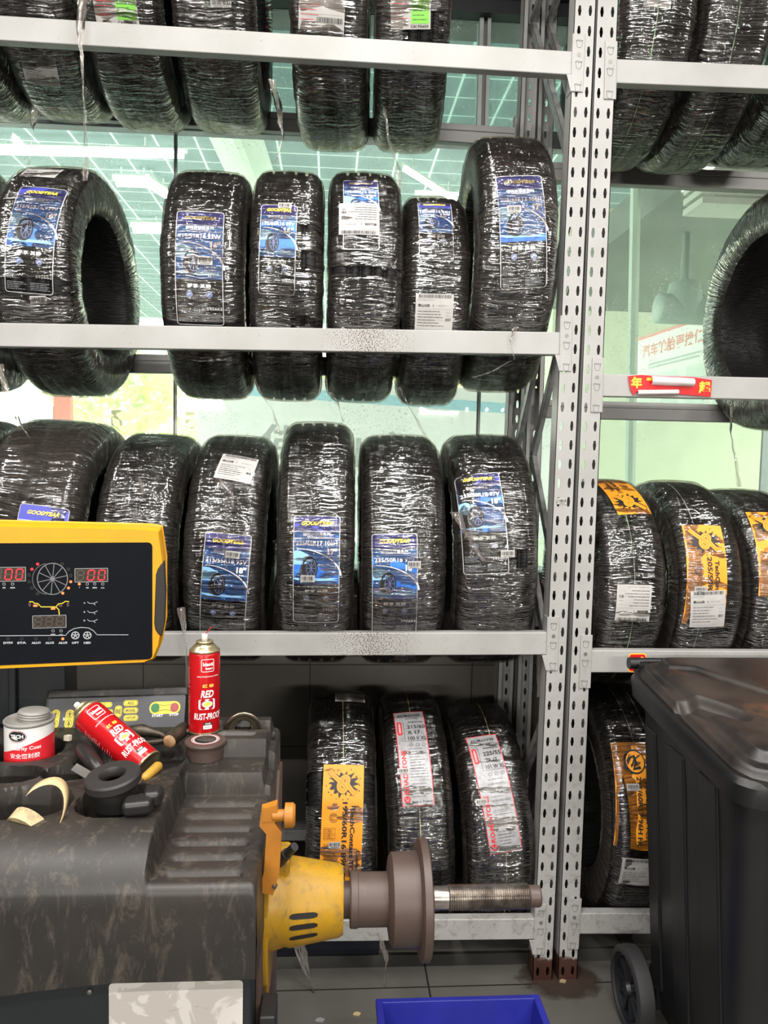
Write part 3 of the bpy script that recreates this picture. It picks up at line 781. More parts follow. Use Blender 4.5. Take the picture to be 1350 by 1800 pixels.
# ================================================================== racks
def post_mesh(z1, wd=.055, dp=.05, flip=1):
    """perforated upright: front face with two columns of slots, two sides with lips; front at y=0, depth towards +y*flip"""
    mb = MB(); p = .05; n = int(z1/p)
    hx, hz = .0035, .0125; cw = wd/2
    for c in range(2):
        cx = -wd/2+cw*(c+.5)
        sh = 0 if c == 0 else 0.001
        for i in range(n):
            z0 = i*p; zc = z0+p/2+sh
            O = [(cx-cw/2, z0), (cx, z0), (cx+cw/2, z0), (cx+cw/2, z0+p/2), (cx+cw/2, z0+p), (cx, z0+p), (cx-cw/2, z0+p), (cx-cw/2, z0+p/2)]
            I = [(cx-hx*.72, zc-hz), (cx, zc-hz), (cx+hx*.72, zc-hz), (cx+hx*1.35, zc), (cx+hx*.72, zc+hz), (cx, zc+hz), (cx-hx*.72, zc+hz), (cx-hx*1.35, zc)]
            vs = [(x, 0, z) for x, z in O]+[(x, 0, z) for x, z in I]+[(x, .0022*flip, z) for x, z in I]
            fs = [(k, (k+1) % 8, 8+(k+1) % 8, 8+k) for k in range(8)]+[(8+k, 8+(k+1) % 8, 16+(k+1) % 8, 16+k) for k in range(8)]
            mb.add(vs, fs)
    h = n*p; t = .002
    for s_ in (-1, 1):
        a, b = sorted((s_*wd/2, s_*(wd/2-t)))
        y0, y1 = sorted((0, dp*flip)); mb.box((a, y0, 0), (b, y1, h))
        a, b = sorted((s_*wd/2, s_*(wd/2-.014))); y0, y1 = sorted(((dp-t)*flip, dp*flip)); mb.box((a, y0, 0), (b, y1, h))
    return mb
def zb(pts, Y):     # heights of a beam edge at two photo points
    return [at(x, y, Y) for x, y in pts]
def add_post(rack, xt, xb, Y, flip=1, zt_=3.10, mat='white', lab=None):
    """xt: x at z=2.6, xb: x at floor"""
    o = post_mesh(zt_, flip=flip).build('post', MT[mat], rack)
    lean = math.atan2(xt-xb, 2.6)
    o.location = (xb, Y, 0); o.rotation_euler = (0, lean, 0)
    return o
def beam(rack, xa, za, xb_, zb_, Y, h=.060, dp=.04, mat='white', front=True, ends=(True, True)):
    d = Vector((xb_-xa, 0, zb_-za)); ang = -math.atan2(d.z, d.x); L_ = d.length
    mb = MB().box((0, 0, -h), (L_, dp, 0)) if front else MB().box((0, -dp*.0, -h), (L_, dp, -.022)).box((0, .0, -.022), (L_, dp*.72, 0))
    o = mb.build('beam', MT[mat], rack, bevel=.003)
    o.location = (xa, Y, za); o.rotation_euler = (0, ang, 0)
    for e, (on, xx, sg) in enumerate(((ends[0], 0, -1), (ends[1], L_, 1))):
        if not on: continue
        b = MB(); yy = -.0035 if front else dp+.0035
        x0, x1 = (xx, xx+sg*.030)
        x0, x1 = min(x0, x1), max(x0, x1)
        b.box((x0, min(yy, yy+(.003 if front else -.003)), -h-.042), (x1, max(yy, yy+(.003 if front else -.003)), .042))
        b.box((xx-.002 if sg > 0 else xx-.001, -.003, -h-.042), (xx+.001 if sg > 0 else xx+.002, dp+.006, .042))
        if sg > 0 and front: b.prism([(xx-.014, -.003, -h), (xx-.001, -.003, -h), (xx-.001, -.003, -h-.045)], (0, 0, 0), (0, .003, 0))
        br = b.build('bracket', MT['white'], o, bevel=.0012)
        if front:
            cx = xx+sg*.016
            for zz in (.020, -.032, -.088):
                g = MB()
                u = [(cx-.008, zz+.006), (cx-.0065, zz-.008), (cx-.0035, zz-.0125), (cx+.0035, zz-.0125), (cx+.0065, zz-.008), (cx+.008, zz+.006)]
                for i in range(len(u)-1): g.tube([(u[i][0], yy-.0003, u[i][1]), (u[i+1][0], yy-.0003, u[i+1][1])], .00045, 4)
                g.tube([(cx-.009, yy-.0003, zz+.003), (cx-.004, yy-.0003, zz+.007), (cx-.001, yy-.0003, zz+.002), (cx+.002, yy-.0003, zz+.007), (cx+.004, yy-.0003, zz+.003), (cx+.009, yy-.0003, zz+.006)], .0008, 4)
                g.build('hook', MT['hookline'], o)
            MB().lathe([(0, 0), (0, .0052), (.0008, .0052), (.0008, 0)], (cx, yy-.0006, -.010), (0, 1, 0), 18).build('bolt', MT['boltgrey'], o)
    return o
def brace(rack, p, q, wd=.028, mat='galv'):
    p, q = Vector(p), Vector(q); d = (q-p).normalized(); n = d.cross(Vector((1, 0, 0))).normalized()*wd/2
    mb = MB()
    for sgn in (0,):
        X = .008
        mb.prism([p-n, q-n, q+n, p+n], (-X, 0, 0), (-X+.002, 0, 0))
        for s_ in (-1, 1):
            a = n*s_; b = n*s_*.88
            mb.prism([p+a, q+a, q+b, p+b], (-X, 0, 0), (X, 0, 0))
    o = mb.build('brace', MT[mat], rack)
    MB().lathe([(-.012, 0), (-.012, .006), (.012, .006), (.012, 0)], p, (1, 0, 0), 10).build('bolt', MT['boltgrey'], o)
    return o

rackL = thing('storage_rack', 'white perforated steel rack on the left, holding the blue labelled tyres', 'rack', (0, YF, 0))
rackR = thing('storage_rack', 'white perforated steel rack on the right, behind the bin', 'rack', (0, YF, 0))
def local(p): return Vector((p[0], p[1]-YF, p[2]))
xL = (at(1009.6, 0, YF).x+at(1049, 0, YF).x)/2, (at(936, 1690, YF).x+at(972.5, 1690, YF).x)/2
xR = (at(1051, 0, YF).x+at(1082, 0, YF).x)/2+.003, (at(981, 1690, YF).x+at(1016, 1690, YF).x)/2
WP = .0555
def rack_posts(rack, xs, other):
    for (t_, b_) in (xs, other):
        add_post(rack, t_, b_, 0, 1); add_post(rack, t_, b_, YR+.05-YF, -1)
rack_posts(rackL, xL, (-1.46, -1.48)); rack_posts(rackR, xR, (2.70, 2.69))
def px_beam(rack, L2, hL, hR, x_lo, x_hi, mat='white', Y=YF, front=True, ends=(True, True), h=.060):
    (xa, ya), (xb_, yb_) = L2
    A, B = at(xa, ya, Y), at(xb_, yb_, Y); s_ = (B.z-A.z)/(B.x-A.x)
    return beam(rack, x_lo, A.z+s_*(x_lo-A.x), x_hi, A.z+s_*(x_hi-A.x), Y-YF, h, .030, mat, front, ends)
xl0, xl1 = -1.452, None
def xpost(xs, z, side): return xs[1]+(xs[0]-xs[1])*z/2.6+side*WP/2
BL = [((0, 26.5), (1004, 89.5), 'white', .0585, 2.48), ((0, 567), (980, 583.5), 'white_s1', .0590, 1.76), ((300, 1113), (957, 1111.5), 'white_s2', .0615, .97), ((880, 1615.5), (938, 1615), 'white', .0600, .178)]
for (p, q, m, h_, z_) in BL:
    px_beam(rackL, (p, q), 0, 0, xl0, xpost(xL, z_, -1), m, h=h_)
BR = [((1083, 103), (1350, 114), .060, 2.46), ((1060, 657), (1350, 663.7), .0590, 1.666), ((1040, 1143), (1200, 1144), .0615, .927), ((1025, 1605.5), (1148, 1606), .060, .183)]
for (p, q, h_, z_) in BR:
    px_beam(rackR, (p, q), 0, 0, xpost(xR, z_, 1), 2.665, 'white', h=h_)
# rear beams
YB = YR+.006
for (p, q) in (((495, 196.5), (541, 199.5)), ((245, 622.2), (300, 623))):
    px_beam(rackL, (p, q), 0, 0, xl0, xL[1]-.02, 'white', YB, False, (False, True), .060)
for z_ in (.965, .175):
    beam(rackL, xl0, z_, xL[1]-.02, z_, YB-YF, .06, .04, 'white', False, (False, True))
for z_ in (2.42, 1.640, .925, .175):
    beam(rackR, xR[1]+.03, z_, 2.665, z_, YB-YF, .06, .04, 'white', False, (True, False))
# side bracing between front and rear posts
for rack, xs in ((rackL, xL), (rackR, xR)):
    dx = 0.006 if rack is rackL else .004
    Z = [(3.05, 0), (2.86, 1), (2.16, 0), (1.45, 1), (.80, 0), (.10, 1)]
    for i in range(len(Z)-1):
        (z0, r0), (z1, r1) = Z[i], Z[i+1]
        x0 = xs[1]+(xs[0]-xs[1])*z0/2.6; x1 = xs[1]+(xs[0]-xs[1])*z1/2.6
        brace(rack, (x0+dx, .03 if not r0 else YR-YF+.02, z0), (x1+dx, .03 if not r1 else YR-YF+.02, z1))
# small barcode sticker on the left rack's front post
o = lab_bar(.026, .016, 9).build('barcode_sticker', planar(at(988, 881, YF-.0012)-Vector((0, YF, 0)), (1, 0, 0), (0, 0, 1)), rackL)

# ================================================================== tyres
def tyre_profile(W, R, rb, off=0.0, grooves=False):
    """outer section from the left bead over the tread to the right bead, then back through the bore (closed)"""
    def crown(u): return R-.006*u*u-.016*max(0, (abs(u)-.72)/.28)**2
    P = []
    side = [(.42, rb+.0), (.468, rb+.012), (.492, rb+.035), (.500, (R+rb)/2+.004), (.494, R-.045), (.478, R-.030)]
    P += [(-a*W, r) for a, r in side]
    us = np.linspace(-1, 1, 15)
    P += [(u*.455*W, crown(u)) for u in us]
    P += [(a*W, r) for a, r in side[::-1]]
    P += [(.2*W, rb-.003), (-.2*W, rb-.003)]
    if off:
        out = []
        n = len(P)
        for i in range(n):
            a, b, c = Vector(P[i-1]), Vector(P[i]), Vector(P[(i+1) % n])
            t = (c-a).normalized(); nn = Vector((-t.y, t.x))
            out.append(tuple(b+nn*off))
        P = out
    return P
def tread_profile(W, R, rb):
    P = tyre_profile(W, R, rb, -.0045)
    # replace tread section by grooves
    body = P[:6]; tail = P[21:]
    Rc = R-.0045; hw = .455*W
    g = []
    gs = (-.52, -.18, .18, .52); gw = .045
    us = [-1, -.85, -.7]
    for c in gs: us += [c-gw*1.25, c-gw, c+gw, c+gw*1.25]
    us += [.7, .85, 1]
    for u in sorted(us):
        dip = .007 if any(abs(u-c) <= gw*1.05 for c in gs) else 0
        g.append((u*hw, Rc-.006*u*u-.016*max(0, (abs(u)-.72)/.28)**2-dip))
    return body+g+tail
def revolve(prof, N, dispf=None, hole=None):
    n = len(prof); P = np.array(prof)
    seg = np.linalg.norm(np.roll(P, -1, 0)-P, axis=1); v = np.concatenate([[0], np.cumsum(seg)])
    # normals of the section
    tg = np.roll(P, -1, 0)-np.roll(P, 1, 0); tg /= np.linalg.norm(tg, axis=1)[:, None]+1e-9; nm = np.stack([-tg[:, 1], tg[:, 0]], 1)
    th = 2*PI*np.arange(N)/N
    D = dispf(th, v[:n]) if dispf is not None else np.zeros((N, n))
    X = P[None, :, 0]+nm[None, :, 0]*D; Rr = P[None, :, 1]+nm[None, :, 1]*D
    co = np.stack([X, -Rr*np.cos(th)[:, None], Rr*np.sin(th)[:, None]], 2).reshape(-1, 3)
    Rm = P[:, 1].max()
    faces, uvs = [], []
    for i in range(N):
        i2 = (i+1) % N
        for j in range(n):
            if hole is not None and hole(th[i], (P[j, 0]+P[(j+1) % n, 0])/2, P[j, 1]): continue
            j2 = (j+1) % n
            faces.append((i*n+j, i*n+j2, i2*n+j2, i2*n+j))
            u0, u1 = th[i]*Rm, (th[i]+2*PI/N)*Rm
            uvs += [(u0, v[j]), (u0, v[j+1]), (u1, v[j+1]), (u1, v[j])]
    return co, faces, uvs
def link_mesh(name, co, faces, uvs, mat, parent):
    me = bpy.data.meshes.new(name); me.from_pydata(co.tolist(), [], faces)
    me.materials.append(mat)
    lay = me.uv_layers.new(name='UVMap'); lay.data.foreach_set('uv', np.array(uvs, 'f').ravel())
    me.polygons.foreach_set('use_smooth', [True]*len(faces)); me.update()
    o = bpy.data.objects.new(name, me); COL.objects.link(o); o.parent = parent
    return o
def folds(seed, amp, wild):
    r = np.random.default_rng(seed)
    def f(th, v):
        K = 512
        def band(freq, a):
            t = r.normal(size=freq); x = th/(2*PI)*freq
            out = np.zeros((len(th), len(v)))
            for j, vv in enumerate(v):
                xs = x+shift(vv)*freq/220
                i0 = np.floor(xs).astype(int); fr = xs-i0; fr = fr*fr*(3-2*fr)
                out[:, j] = (t[i0 % freq]*(1-fr)+t[(i0+1) % freq]*fr)*a
            return out
        c = r.normal(size=6)
        shift = lambda q: c[0]*math.sin(q*9+c[1]*3)*1.6+c[2]*math.sin(q*23+c[3])*.8
        D = band(60, amp*.6)+band(150, amp*.8)
        for k in range(3 if wild < 1 else 7):
            a0, w0, s0 = r.uniform(0, 2*PI), r.uniform(.02, .06), r.uniform(.0, .0025)*wild
            D += np.exp(-((np.angle(np.exp(1j*(th-a0)))/w0)**2))[:, None]*s0*(.5+.5*np.sin(v*30+a0))[None, :]
        return np.clip(D, -.0026, .0055)
    return f
TYRES = []
def shelf_z(px, pye):
    L = BL if px < 1020 else BR
    b = L[0 if pye < 200 else 1 if pye < 700 else 2 if pye < 1200 else 3]
    A, B = at(*b[0], YF), at(*b[1], YF); x = at(px, pye, YF).x
    return A.z+(B.z-A.z)*(x-A.x)/(B.x-A.x)
def tyre(label, px, pye, W, top=None, bot=None, D=None, rim=.62, yaw=0, lean=0, seed=1, group=None, film='film', gaps=(), dY=0, N=300, zrest=None, wild=.6, dx=0):
    """px, pye: middle of the front of the tread; top/bot: silhouette rows of the photo"""
    Y = YC+dY; W = W-.001
    px = 583+(px-583)*(1.035 if px > 1000 else 1.06)
    def lim(py, s_):
        p = at(px, py, Y); q = (p.z-EYE)/Y; return p.z, math.sqrt(1+q*q)
    zs = shelf_z(px, pye)
    g_ = YC-YF-.030+abs(dY)              # half the gap between the two beams that carry the tyre
    def sit(R): return zs+math.sqrt(R*R-g_*g_)+.002
    if D: R = D/2
    elif top is not None and bot is not None:
        zt_, kt = lim(top, 1); zb2, kb = lim(bot, -1); R = (zt_-zb2)/(kt+kb)
    elif top is not None or bot is not None:
        lo, hi = .285, .40
        for _ in range(40):
            R = (lo+hi)/2
            if top is not None: z_, k_ = lim(top, 1); big = sit(R)+R*k_ > z_
            else: z_, k_ = lim(bot, -1); big = sit(R)-R*k_ > z_
            if big: hi = R
            else: lo = R
    if D and bot is not None: z_, k_ = lim(bot, -1); cz = z_+R*k_
    elif top is not None: z_, k_ = lim(top, 1); cz = z_-R*k_
    else: cz = sit(R)
    x = at(px, pye, Y-R).x+dx
    t = thing('wrapped_tyre', label, 'tyre', (x, Y, cz), group)
    t.rotation_mode = 'ZYX'; t.rotation_euler = (0, math.radians(lean), math.radians(yaw))
    rb = R*rim
    co, f, u = revolve(tread_profile(W, R, rb), 120)
    link_mesh('tyre_casing', co, f, u, MT['rubber'], t)
    def hole(th, xx, rr):
        if abs(xx) < .40*W and rr < rb+.006: return True
        if rr < R-.05: return False
        for (a, b, x0, x1) in gaps:
            jag = .012*math.sin(xx*90+a)+.008*math.sin(xx*230)
            if math.radians(a)+jag < (th if th < PI else th-2*PI) < math.radians(b)+jag*.5 and x0*W < xx+.004*math.sin(th*70) < x1*W: return True
        return False
    co, f, u = revolve(tyre_profile(W, R, rb), N, folds(seed, .00105, wild), hole)
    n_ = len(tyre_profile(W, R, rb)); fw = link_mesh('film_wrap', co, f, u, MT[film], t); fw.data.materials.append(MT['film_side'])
    ci = np.array(co); side = [1 if abs(ci[list(q)][:, 0]).mean() > .481*W or np.hypot(ci[q[0]][1], ci[q[0]][2]) < R-.045 else 0 for q in f]
    fw.data.polygons.foreach_set('material_index', side)
    T = dict(o=t, R=R, W=W, c=Vector((x, Y, cz)), M=Matrix.Translation((x, Y, cz)) @ (Matrix.Rotation(math.radians(yaw), 4, 'Z') @ Matrix.Rotation(math.radians(lean), 4, 'Y')))
    TYRES.append(T)

    return T

def on_tyre(T, key, sheet, px, py, rot=0, name='label', lift=0.0, xy=None, label=None):
    """stick a sheet on the tread where the photo point (its centre) meets the tyre"""
    Mi = T['M'].inverted(); o = Mi @ Vector((0, 0, EYE)); dv = (Mi.to_3x3() @ ray(px, py)).normalized(); R = T['R']-.004
    a = dv.y**2+dv.z**2; b = 2*(o.y*dv.y+o.z*dv.z); c = o.y**2+o.z**2-R*R; disc = b*b-4*a*c
    tt = (-b-math.sqrt(disc))/(2*a) if disc > 0 else -b/(2*a)
    p = o+dv*tt; th0 = math.atan2(p.z, -p.y); x0 = p.x
    c_, s_ = math.cos(math.radians(rot)), math.sin(math.radians(rot)); W = T['W']
    def fn(x, y, l):
        X, Yy = x*c_-y*s_, x*s_+y*c_
        xx = x0+X; th = th0+Yy/R; u = max(-1.15, min(1.15, xx/(.455*W)))
        r = T['R']-.0045-.006*u*u-.016*max(0, (abs(u)-.72)/.28)**2+.0040+l+lift
        return (xx, -r*math.cos(th), r*math.sin(th))
    ob = sheet.build(name, fn, T['o'])
    if label: ob['label'] = label
    return ob
#NEXT2
G1, G2, G3, G4 = 'wrapped tyres on the top shelf', 'wrapped tyres on the second shelf', 'wrapped tyres on the third shelf', 'wrapped tyres on the bottom shelf'
H1, H2, H3, H4 = ['wrapped tyres on the %s shelf of the right rack' % s for s in ('top', 'second', 'third', 'bottom')]
paper1, paper2, paper3 = lab_paper(seed=1), lab_paper(.095, .085, 5), lab_paper(.095, .10, 8)
# -- left rack, top shelf
t10 = tyre('film wrapped tyre cut off by the left frame edge on the top shelf', -100, 20, .205, bot=210, D=.66, seed=10, group=G1, yaw=1)
t11 = tyre('top shelf tyre with a paper label below the beam, far left', 60, 20, .20, bot=212, D=.66, seed=11, group=G1)
t12 = tyre('top shelf tyre with a green cornered form label, second whole tyre from the left', 218, 20, .20, bot=230, D=.66, seed=12, group=G1)
t13 = tyre('top shelf tyre with its right sidewall showing, left of the gap', 378, 20, .215, bot=236, D=.67, seed=13, group=G1, yaw=0)
t15 = tyre('top shelf tyre with a pink barcode form, right of the wide gap', 587, 30, .205, bot=267, D=.68, seed=14, group=G1, yaw=-3, dY=.01)
t16 = tyre('top shelf tyre with torn film under the beam, rightmost of the left rack', 731, 30, .198, bot=272, D=.66, seed=15, group=G1, yaw=-3, gaps=((-38, -22, -.1, .36),), film='film')
on_tyre(t11, 'p', paper1, 71, 124, rot=-8, name='paper_label')
on_tyre(t12, 'w', lab_wine(.105, .11, True), 201, -2, rot=2, name='form_label')
on_tyre(t13, 'y', lab_bar(.05, .03, 12), 388, 0, rot=3, name='barcode_sticker')
on_tyre(t15, 'w', lab_wine(.115, .12, False), 566, 5, rot=-3, name='form_label')
on_tyre(t16, 'w', lab_wine(.10, .12, True, 7), 722, 2, rot=2, name='form_label')
# -- left rack, second shelf
t20 = tyre('second shelf tyre mostly cut off by the left frame edge', -112, 475, .205, top=277, bot=690, seed=20, group=G2, lean=-2)
t21 = tyre('hollow looking tyre with its sidewall hole facing right, blue label, second shelf', 86, 475, .212, top=290, bot=697, rim=.615, seed=21, group=G2, yaw=-3, lean=-.5, gaps=((-16, -9, -.5, .43),), wild=.4)
t22 = tyre('second shelf tyre with the 215/55R16 blue label, right of the hollow one', 360, 475, .215, top=298, bot=703, seed=22, group=G2, yaw=1, lean=0, gaps=((-40, -27, -.5, .42),))
t23 = tyre('second shelf tyre with the 195/60R16 blue label and torn film beside it', 503, 475, .192, top=298, bot=706, seed=23, group=G2, yaw=1, gaps=((14, 18, .0, .44), (-4, 5, .18, .38), (-28, -24, .1, .4)))
t24 = tyre('second shelf tyre with an upside down paper label over a blue one', 638, 475, .196, top=301, bot=708, seed=24, group=G2, yaw=1, gaps=((-6, -2, -.44, .42),))
t25 = tyre('smallest second shelf tyre with a paper label low by the beam', 768, 475, .178, top=345, bot=715, seed=25, group=G2, wild=1.2, yaw=-2, dx=-.002)
t26 = tyre('tallest second shelf tyre beside the white upright, blue 225/65R17 label', 907, 450, .212, top=240, bot=692, seed=26, group=G2, yaw=-3)
on_tyre(t21, 'b', lab_blue('215/55R16 93W', '16', '595662', w=.118), 56, 412, rot=-4)
on_tyre(t21, 'p', lab_paper(.095, .06, 3), 74, 306, rot=-6, name='paper_label', lift=.0022); on_tyre(t21, 'k', lab_bar(seed=4), 68, 527, rot=2, name='barcode_sticker')
on_tyre(t22, 'b', lab_blue('215/55R16 93W', '16', '595662', w=.118), 350, 468); on_tyre(t22, 'k', lab_bar(.036, .020, 6), 361, 459, name='barcode_sticker', lift=.0022)
on_tyre(t23, 'b', lab_blue('195/60R16 89V', '16', '595663', w=.092, h=.235), 488, 434, rot=-1); on_tyre(t23, 'k', lab_bar(.034, .018, 7), 501, 364, name='barcode_sticker', lift=.0022)
on_tyre(t24, 'b', lab_blue('195/60R16 89V', '16', '595663', w=.092, h=.235), 635, 368, rot=0)
on_tyre(t24, 'p', lab_paper(.102, .095, 9), 631, 385, rot=180, name='paper_label', lift=.0026)
on_tyre(t25, 'b', lab_blue('185/60R15 84H', '15', '595660', w=.090, h=.215), 766, 398, rot=0); on_tyre(t25, 'p', lab_paper(.098, .095, 15), 763, 550, name='paper_label', lift=.0024)
on_tyre(t26, 'b', lab_blue('225/65R17 106H', '17', '595679', w=.118, h=.29), 919, 402, rot=4); on_tyre(t26, 'k', lab_bar(.034, .018, 8), 903, 369, rot=2, name='barcode_sticker', lift=.0022)
# -- left rack, third shelf
t30 = tyre('third shelf tyre cut off by the left frame edge above the display', -100, 960, .205, top=732, seed=30, group=G3, lean=2, yaw=-3, dx=-.012)
t31 = tyre('third shelf tyre in crumpled loose film, behind the display panel', 70, 950, .265, top=736, seed=31, group=G3, film='film_wild', wild=2.2, lean=2.5, yaw=-1, dx=-.006)
t32 = tyre('unlabelled third shelf tyre between the display panel and the tyre with two labels', 248, 960, .212, top=759, seed=32, group=G3, lean=2.2, yaw=0)
t33 = tyre('third shelf tyre with a paper label above a blue 215/55R18 label', 400, 960, .212, top=763, seed=33, group=G3, lean=1.8, yaw=0)
t34 = tyre('tallest third shelf tyre with the blue 225/65R17 label', 556, 960, .205, top=741, bot=1165, seed=34, group=G3, wild=1.3)
t35 = tyre('third shelf tyre with its blue 235/50R18 label low by the beam', 709, 960, .228, top=763, bot=1167, seed=35, group=G3, yaw=-1, lean=-.6)
t36 = tyre('third shelf tyre with its blue label high and a film tear, beside the upright', 870, 960, .226, top=763, bot=1166, seed=36, group=G3, yaw=-2, lean=-1.2, gaps=((-3, 5, .17, .34),), wild=1.2)
on_tyre(t31, 'b', lab_blue('215/55R17 94V', '17', '595671', w=.118), 66, 990, rot=-3, lift=.003)
on_tyre(t33, 'b', lab_blue('215/55R18 95V', '18', '595664', w=.118), 394, 1035, rot=-3); on_tyre(t33, 'p', lab_paper(.098, .092, 21), 416, 824, rot=-9, name='paper_label', lift=.0028); on_tyre(t33, 'k', lab_bar(.036, .018, 8), 409, 975, rot=-4, name='barcode_sticker', lift=.0024)
on_tyre(t34, 'b', lab_blue('225/65R17 106H', '17', '595679', w=.118, h=.29), 556, 1006, rot=0); on_tyre(t34, 'k', lab_bar(.036, .018, 9), 541, 1016, name='barcode_sticker', lift=.0024)
on_tyre(t35, 'b', lab_blue('235/50R18 97V', '18', '595684', w=.118, h=.28), 694, 1032, rot=1); on_tyre(t35, 'k', lab_bar(.034, .018, 10), 728, 992, rot=1, name='barcode_sticker', lift=.0024)
on_tyre(t36, 'b', lab_blue('235/50R18 97V', '18', '595684', w=.118, h=.28), 849, 915, rot=3); on_tyre(t36, 'k', lab_bar(.036, .018, 11), 892, 973, rot=1, name='barcode_sticker', lift=.0024)
# -- left rack, bottom shelf
t41 = tyre('bottom shelf tyre with the long orange label, left of three', 604, 1400, .196, top=1214, seed=41, group=G4, lean=-.6, dx=-.004, gaps=((22, 38, -.5, .44),), wild=1.5)
t42 = tyre('bottom shelf tyre with bare tread low down, middle of three', 738, 1400, .185, top=1214, seed=42, group=G4, lean=-2.5, gaps=((-32, -8, -.5, .46),), wild=1.2)
t43 = tyre('bottom shelf tyre with the silver 225/55 label, right of three', 871, 1400, .196, top=1234, seed=43, group=G4, lean=-3.5)
on_tyre(t41, 'o', lab_orange('TechContact TC6', '195/60R16 89H FR', w=.110, h=.32), 601, 1455, rot=-2, lift=.0012); on_tyre(t41, 'p', lab_paper(.09, .075, 23, False), 615, 1226, name='paper_label'); on_tyre(t41, 'k', lab_bar(.032, .016, 13), 588, 1484, name='barcode_sticker', lift=.0024)
on_tyre(t42, 's', lab_silver('EUROVIS', '215/60', 'R 17', '100 V XL', w=.088, h=.285), 727, 1323, rot=1, lift=.0012); on_tyre(t42, 'k', lab_bar(.032, .016, 14), 709, 1356, name='barcode_sticker', lift=.0024)
on_tyre(t43, 's', lab_silver('EUROVIS', '225/55', 'ZR 17', '101 W XL', w=.090, h=.325), 870, 1388, rot=5, lift=.0012); on_tyre(t43, 'k', lab_bar(.032, .016, 15), 846, 1410, rot=2, name='barcode_sticker', lift=.0024)
# -- right rack
r11 = tyre('right rack top shelf tyre with a fine green tread line, beside the upright', 1153, 50, .200, bot=307, D=.665, seed=51, group=H1, yaw=-1)
r12 = tyre('right rack top shelf tyre with a fine green tread line, right of the first', 1288, 50, .190, bot=313, D=.665, seed=52, group=H1, yaw=-1)
r13 = tyre('right rack top shelf tyre at the right frame edge', 1440, 50, .205, bot=305, D=.66, seed=53, group=H1)
xs_ = at(1243, 540, YC+.33).x
r21 = tyre('lone tyre on the right rack second shelf with its hollow side facing left', 1490, 560, .205, top=328, bot=762, rim=.63, seed=54, group=H2, yaw=0, wild=.3)
r31 = tyre('right rack tyre with an orange label at its crown and a square paper label', 1103, 1000, .195, top=843, seed=55, group=H3)
r32 = tyre('right rack tyre with the orange 205/50R17 label, middle of the third shelf', 1238, 1000, .192, top=846, seed=56, group=H3)
r33 = tyre('right rack third shelf tyre with its orange label cut by the frame', 1362, 1000, .196, top=860, seed=57, group=H3)
r34 = tyre('right rack third shelf tyre, only a sliver of its crown in frame', 1515, 1000, .200, top=858, seed=58, group=H3)
r41 = tyre('right rack bottom shelf tyre with the orange 215/60R17 label, half behind the bin', 1132, 1400, .215, D=.69, seed=59, group=H4)
for T, px in ((r11, 1150), (r12, 1292)):
    on_tyre(T, 'g', Sheet(.002, .8).rect(-.0009, -.55, .0009, .55, C('tread_line_green', (.20, .34, .16), .6), 0), px, 60, name='tread_line')
on_tyre(r11, 'p', lab_paper(.10, .09, 31), 1148, -22, rot=-3, name='paper_label')
oc = lambda a, b, **k: lab_orange(a, b, **k)
on_tyre(r31, 'o', oc('TechContact TC6', '195/60R16', w=.10, h=.20), 1092, 866, rot=180+6, lift=.0012); on_tyre(r31, 'p', paper3, 1113, 1060, rot=179, name='paper_label', lift=.0022)
on_tyre(r31, 'g', Sheet(.002, .8).rect(-.0009, -.5, .0009, .62, C('tread_line_green', (.20, .34, .16), .6), 0), 1113, 980, name='tread_line')
on_tyre(r32, 'o', oc('TechContact TC6', '205/50R17 93W', w=.108, h=.285), 1243, 1010, rot=-2, lift=.0014); on_tyre(r32, 'p', paper3, 1243, 1070, rot=3, name='paper_label', lift=.0040)
on_tyre(r32, 'g', Sheet(.002, .8).rect(-.0007, -.3, .0007, .6, C('tread_line_grey', (.32, .32, .30), .6), 0), 1232, 990, name='tread_line'); on_tyre(r32, 'k', lab_bar(.034, .016, 16), 1231, 1036, name='barcode_sticker', lift=.0026)
on_tyre(r33, 'o', oc('TechContact TC6', '205/55R16 91V', w=.100, h=.26), 1362, 968, rot=-3, lift=.0012)
on_tyre(r41, 'o', oc('TechContact TC7', '215/60R17 96H FR', w=.112, h=.285, kind='c'), 1120, 1398, rot=-3, lift=.0014); on_tyre(r41, 'p', lab_paper(.105, .085, 33), 1124, 1532, rot=-2, name='paper_label', lift=.003); on_tyre(r41, 'k', lab_bar(.034, .018, 17), 1112, 1384, name='barcode_sticker', lift=.0026)
for dxp in (1098, 1124): on_tyre(r41, 'g', Sheet(.002, .3).rect(-.0006, -.15, .0006, .15, C('tread_line_grey', (.32, .32, .30), .6), 0), dxp, 1260, name='tread_line')
for T, px in ((t42, 738), (t43, 885), (t41, 604)): on_tyre(T, 'g', Sheet(.002, .8).rect(-.0007, -.5, .0007, .5, C('tread_line_yellow', (.45, .38, .12), .6), 0), px, 1440, name='tread_line')

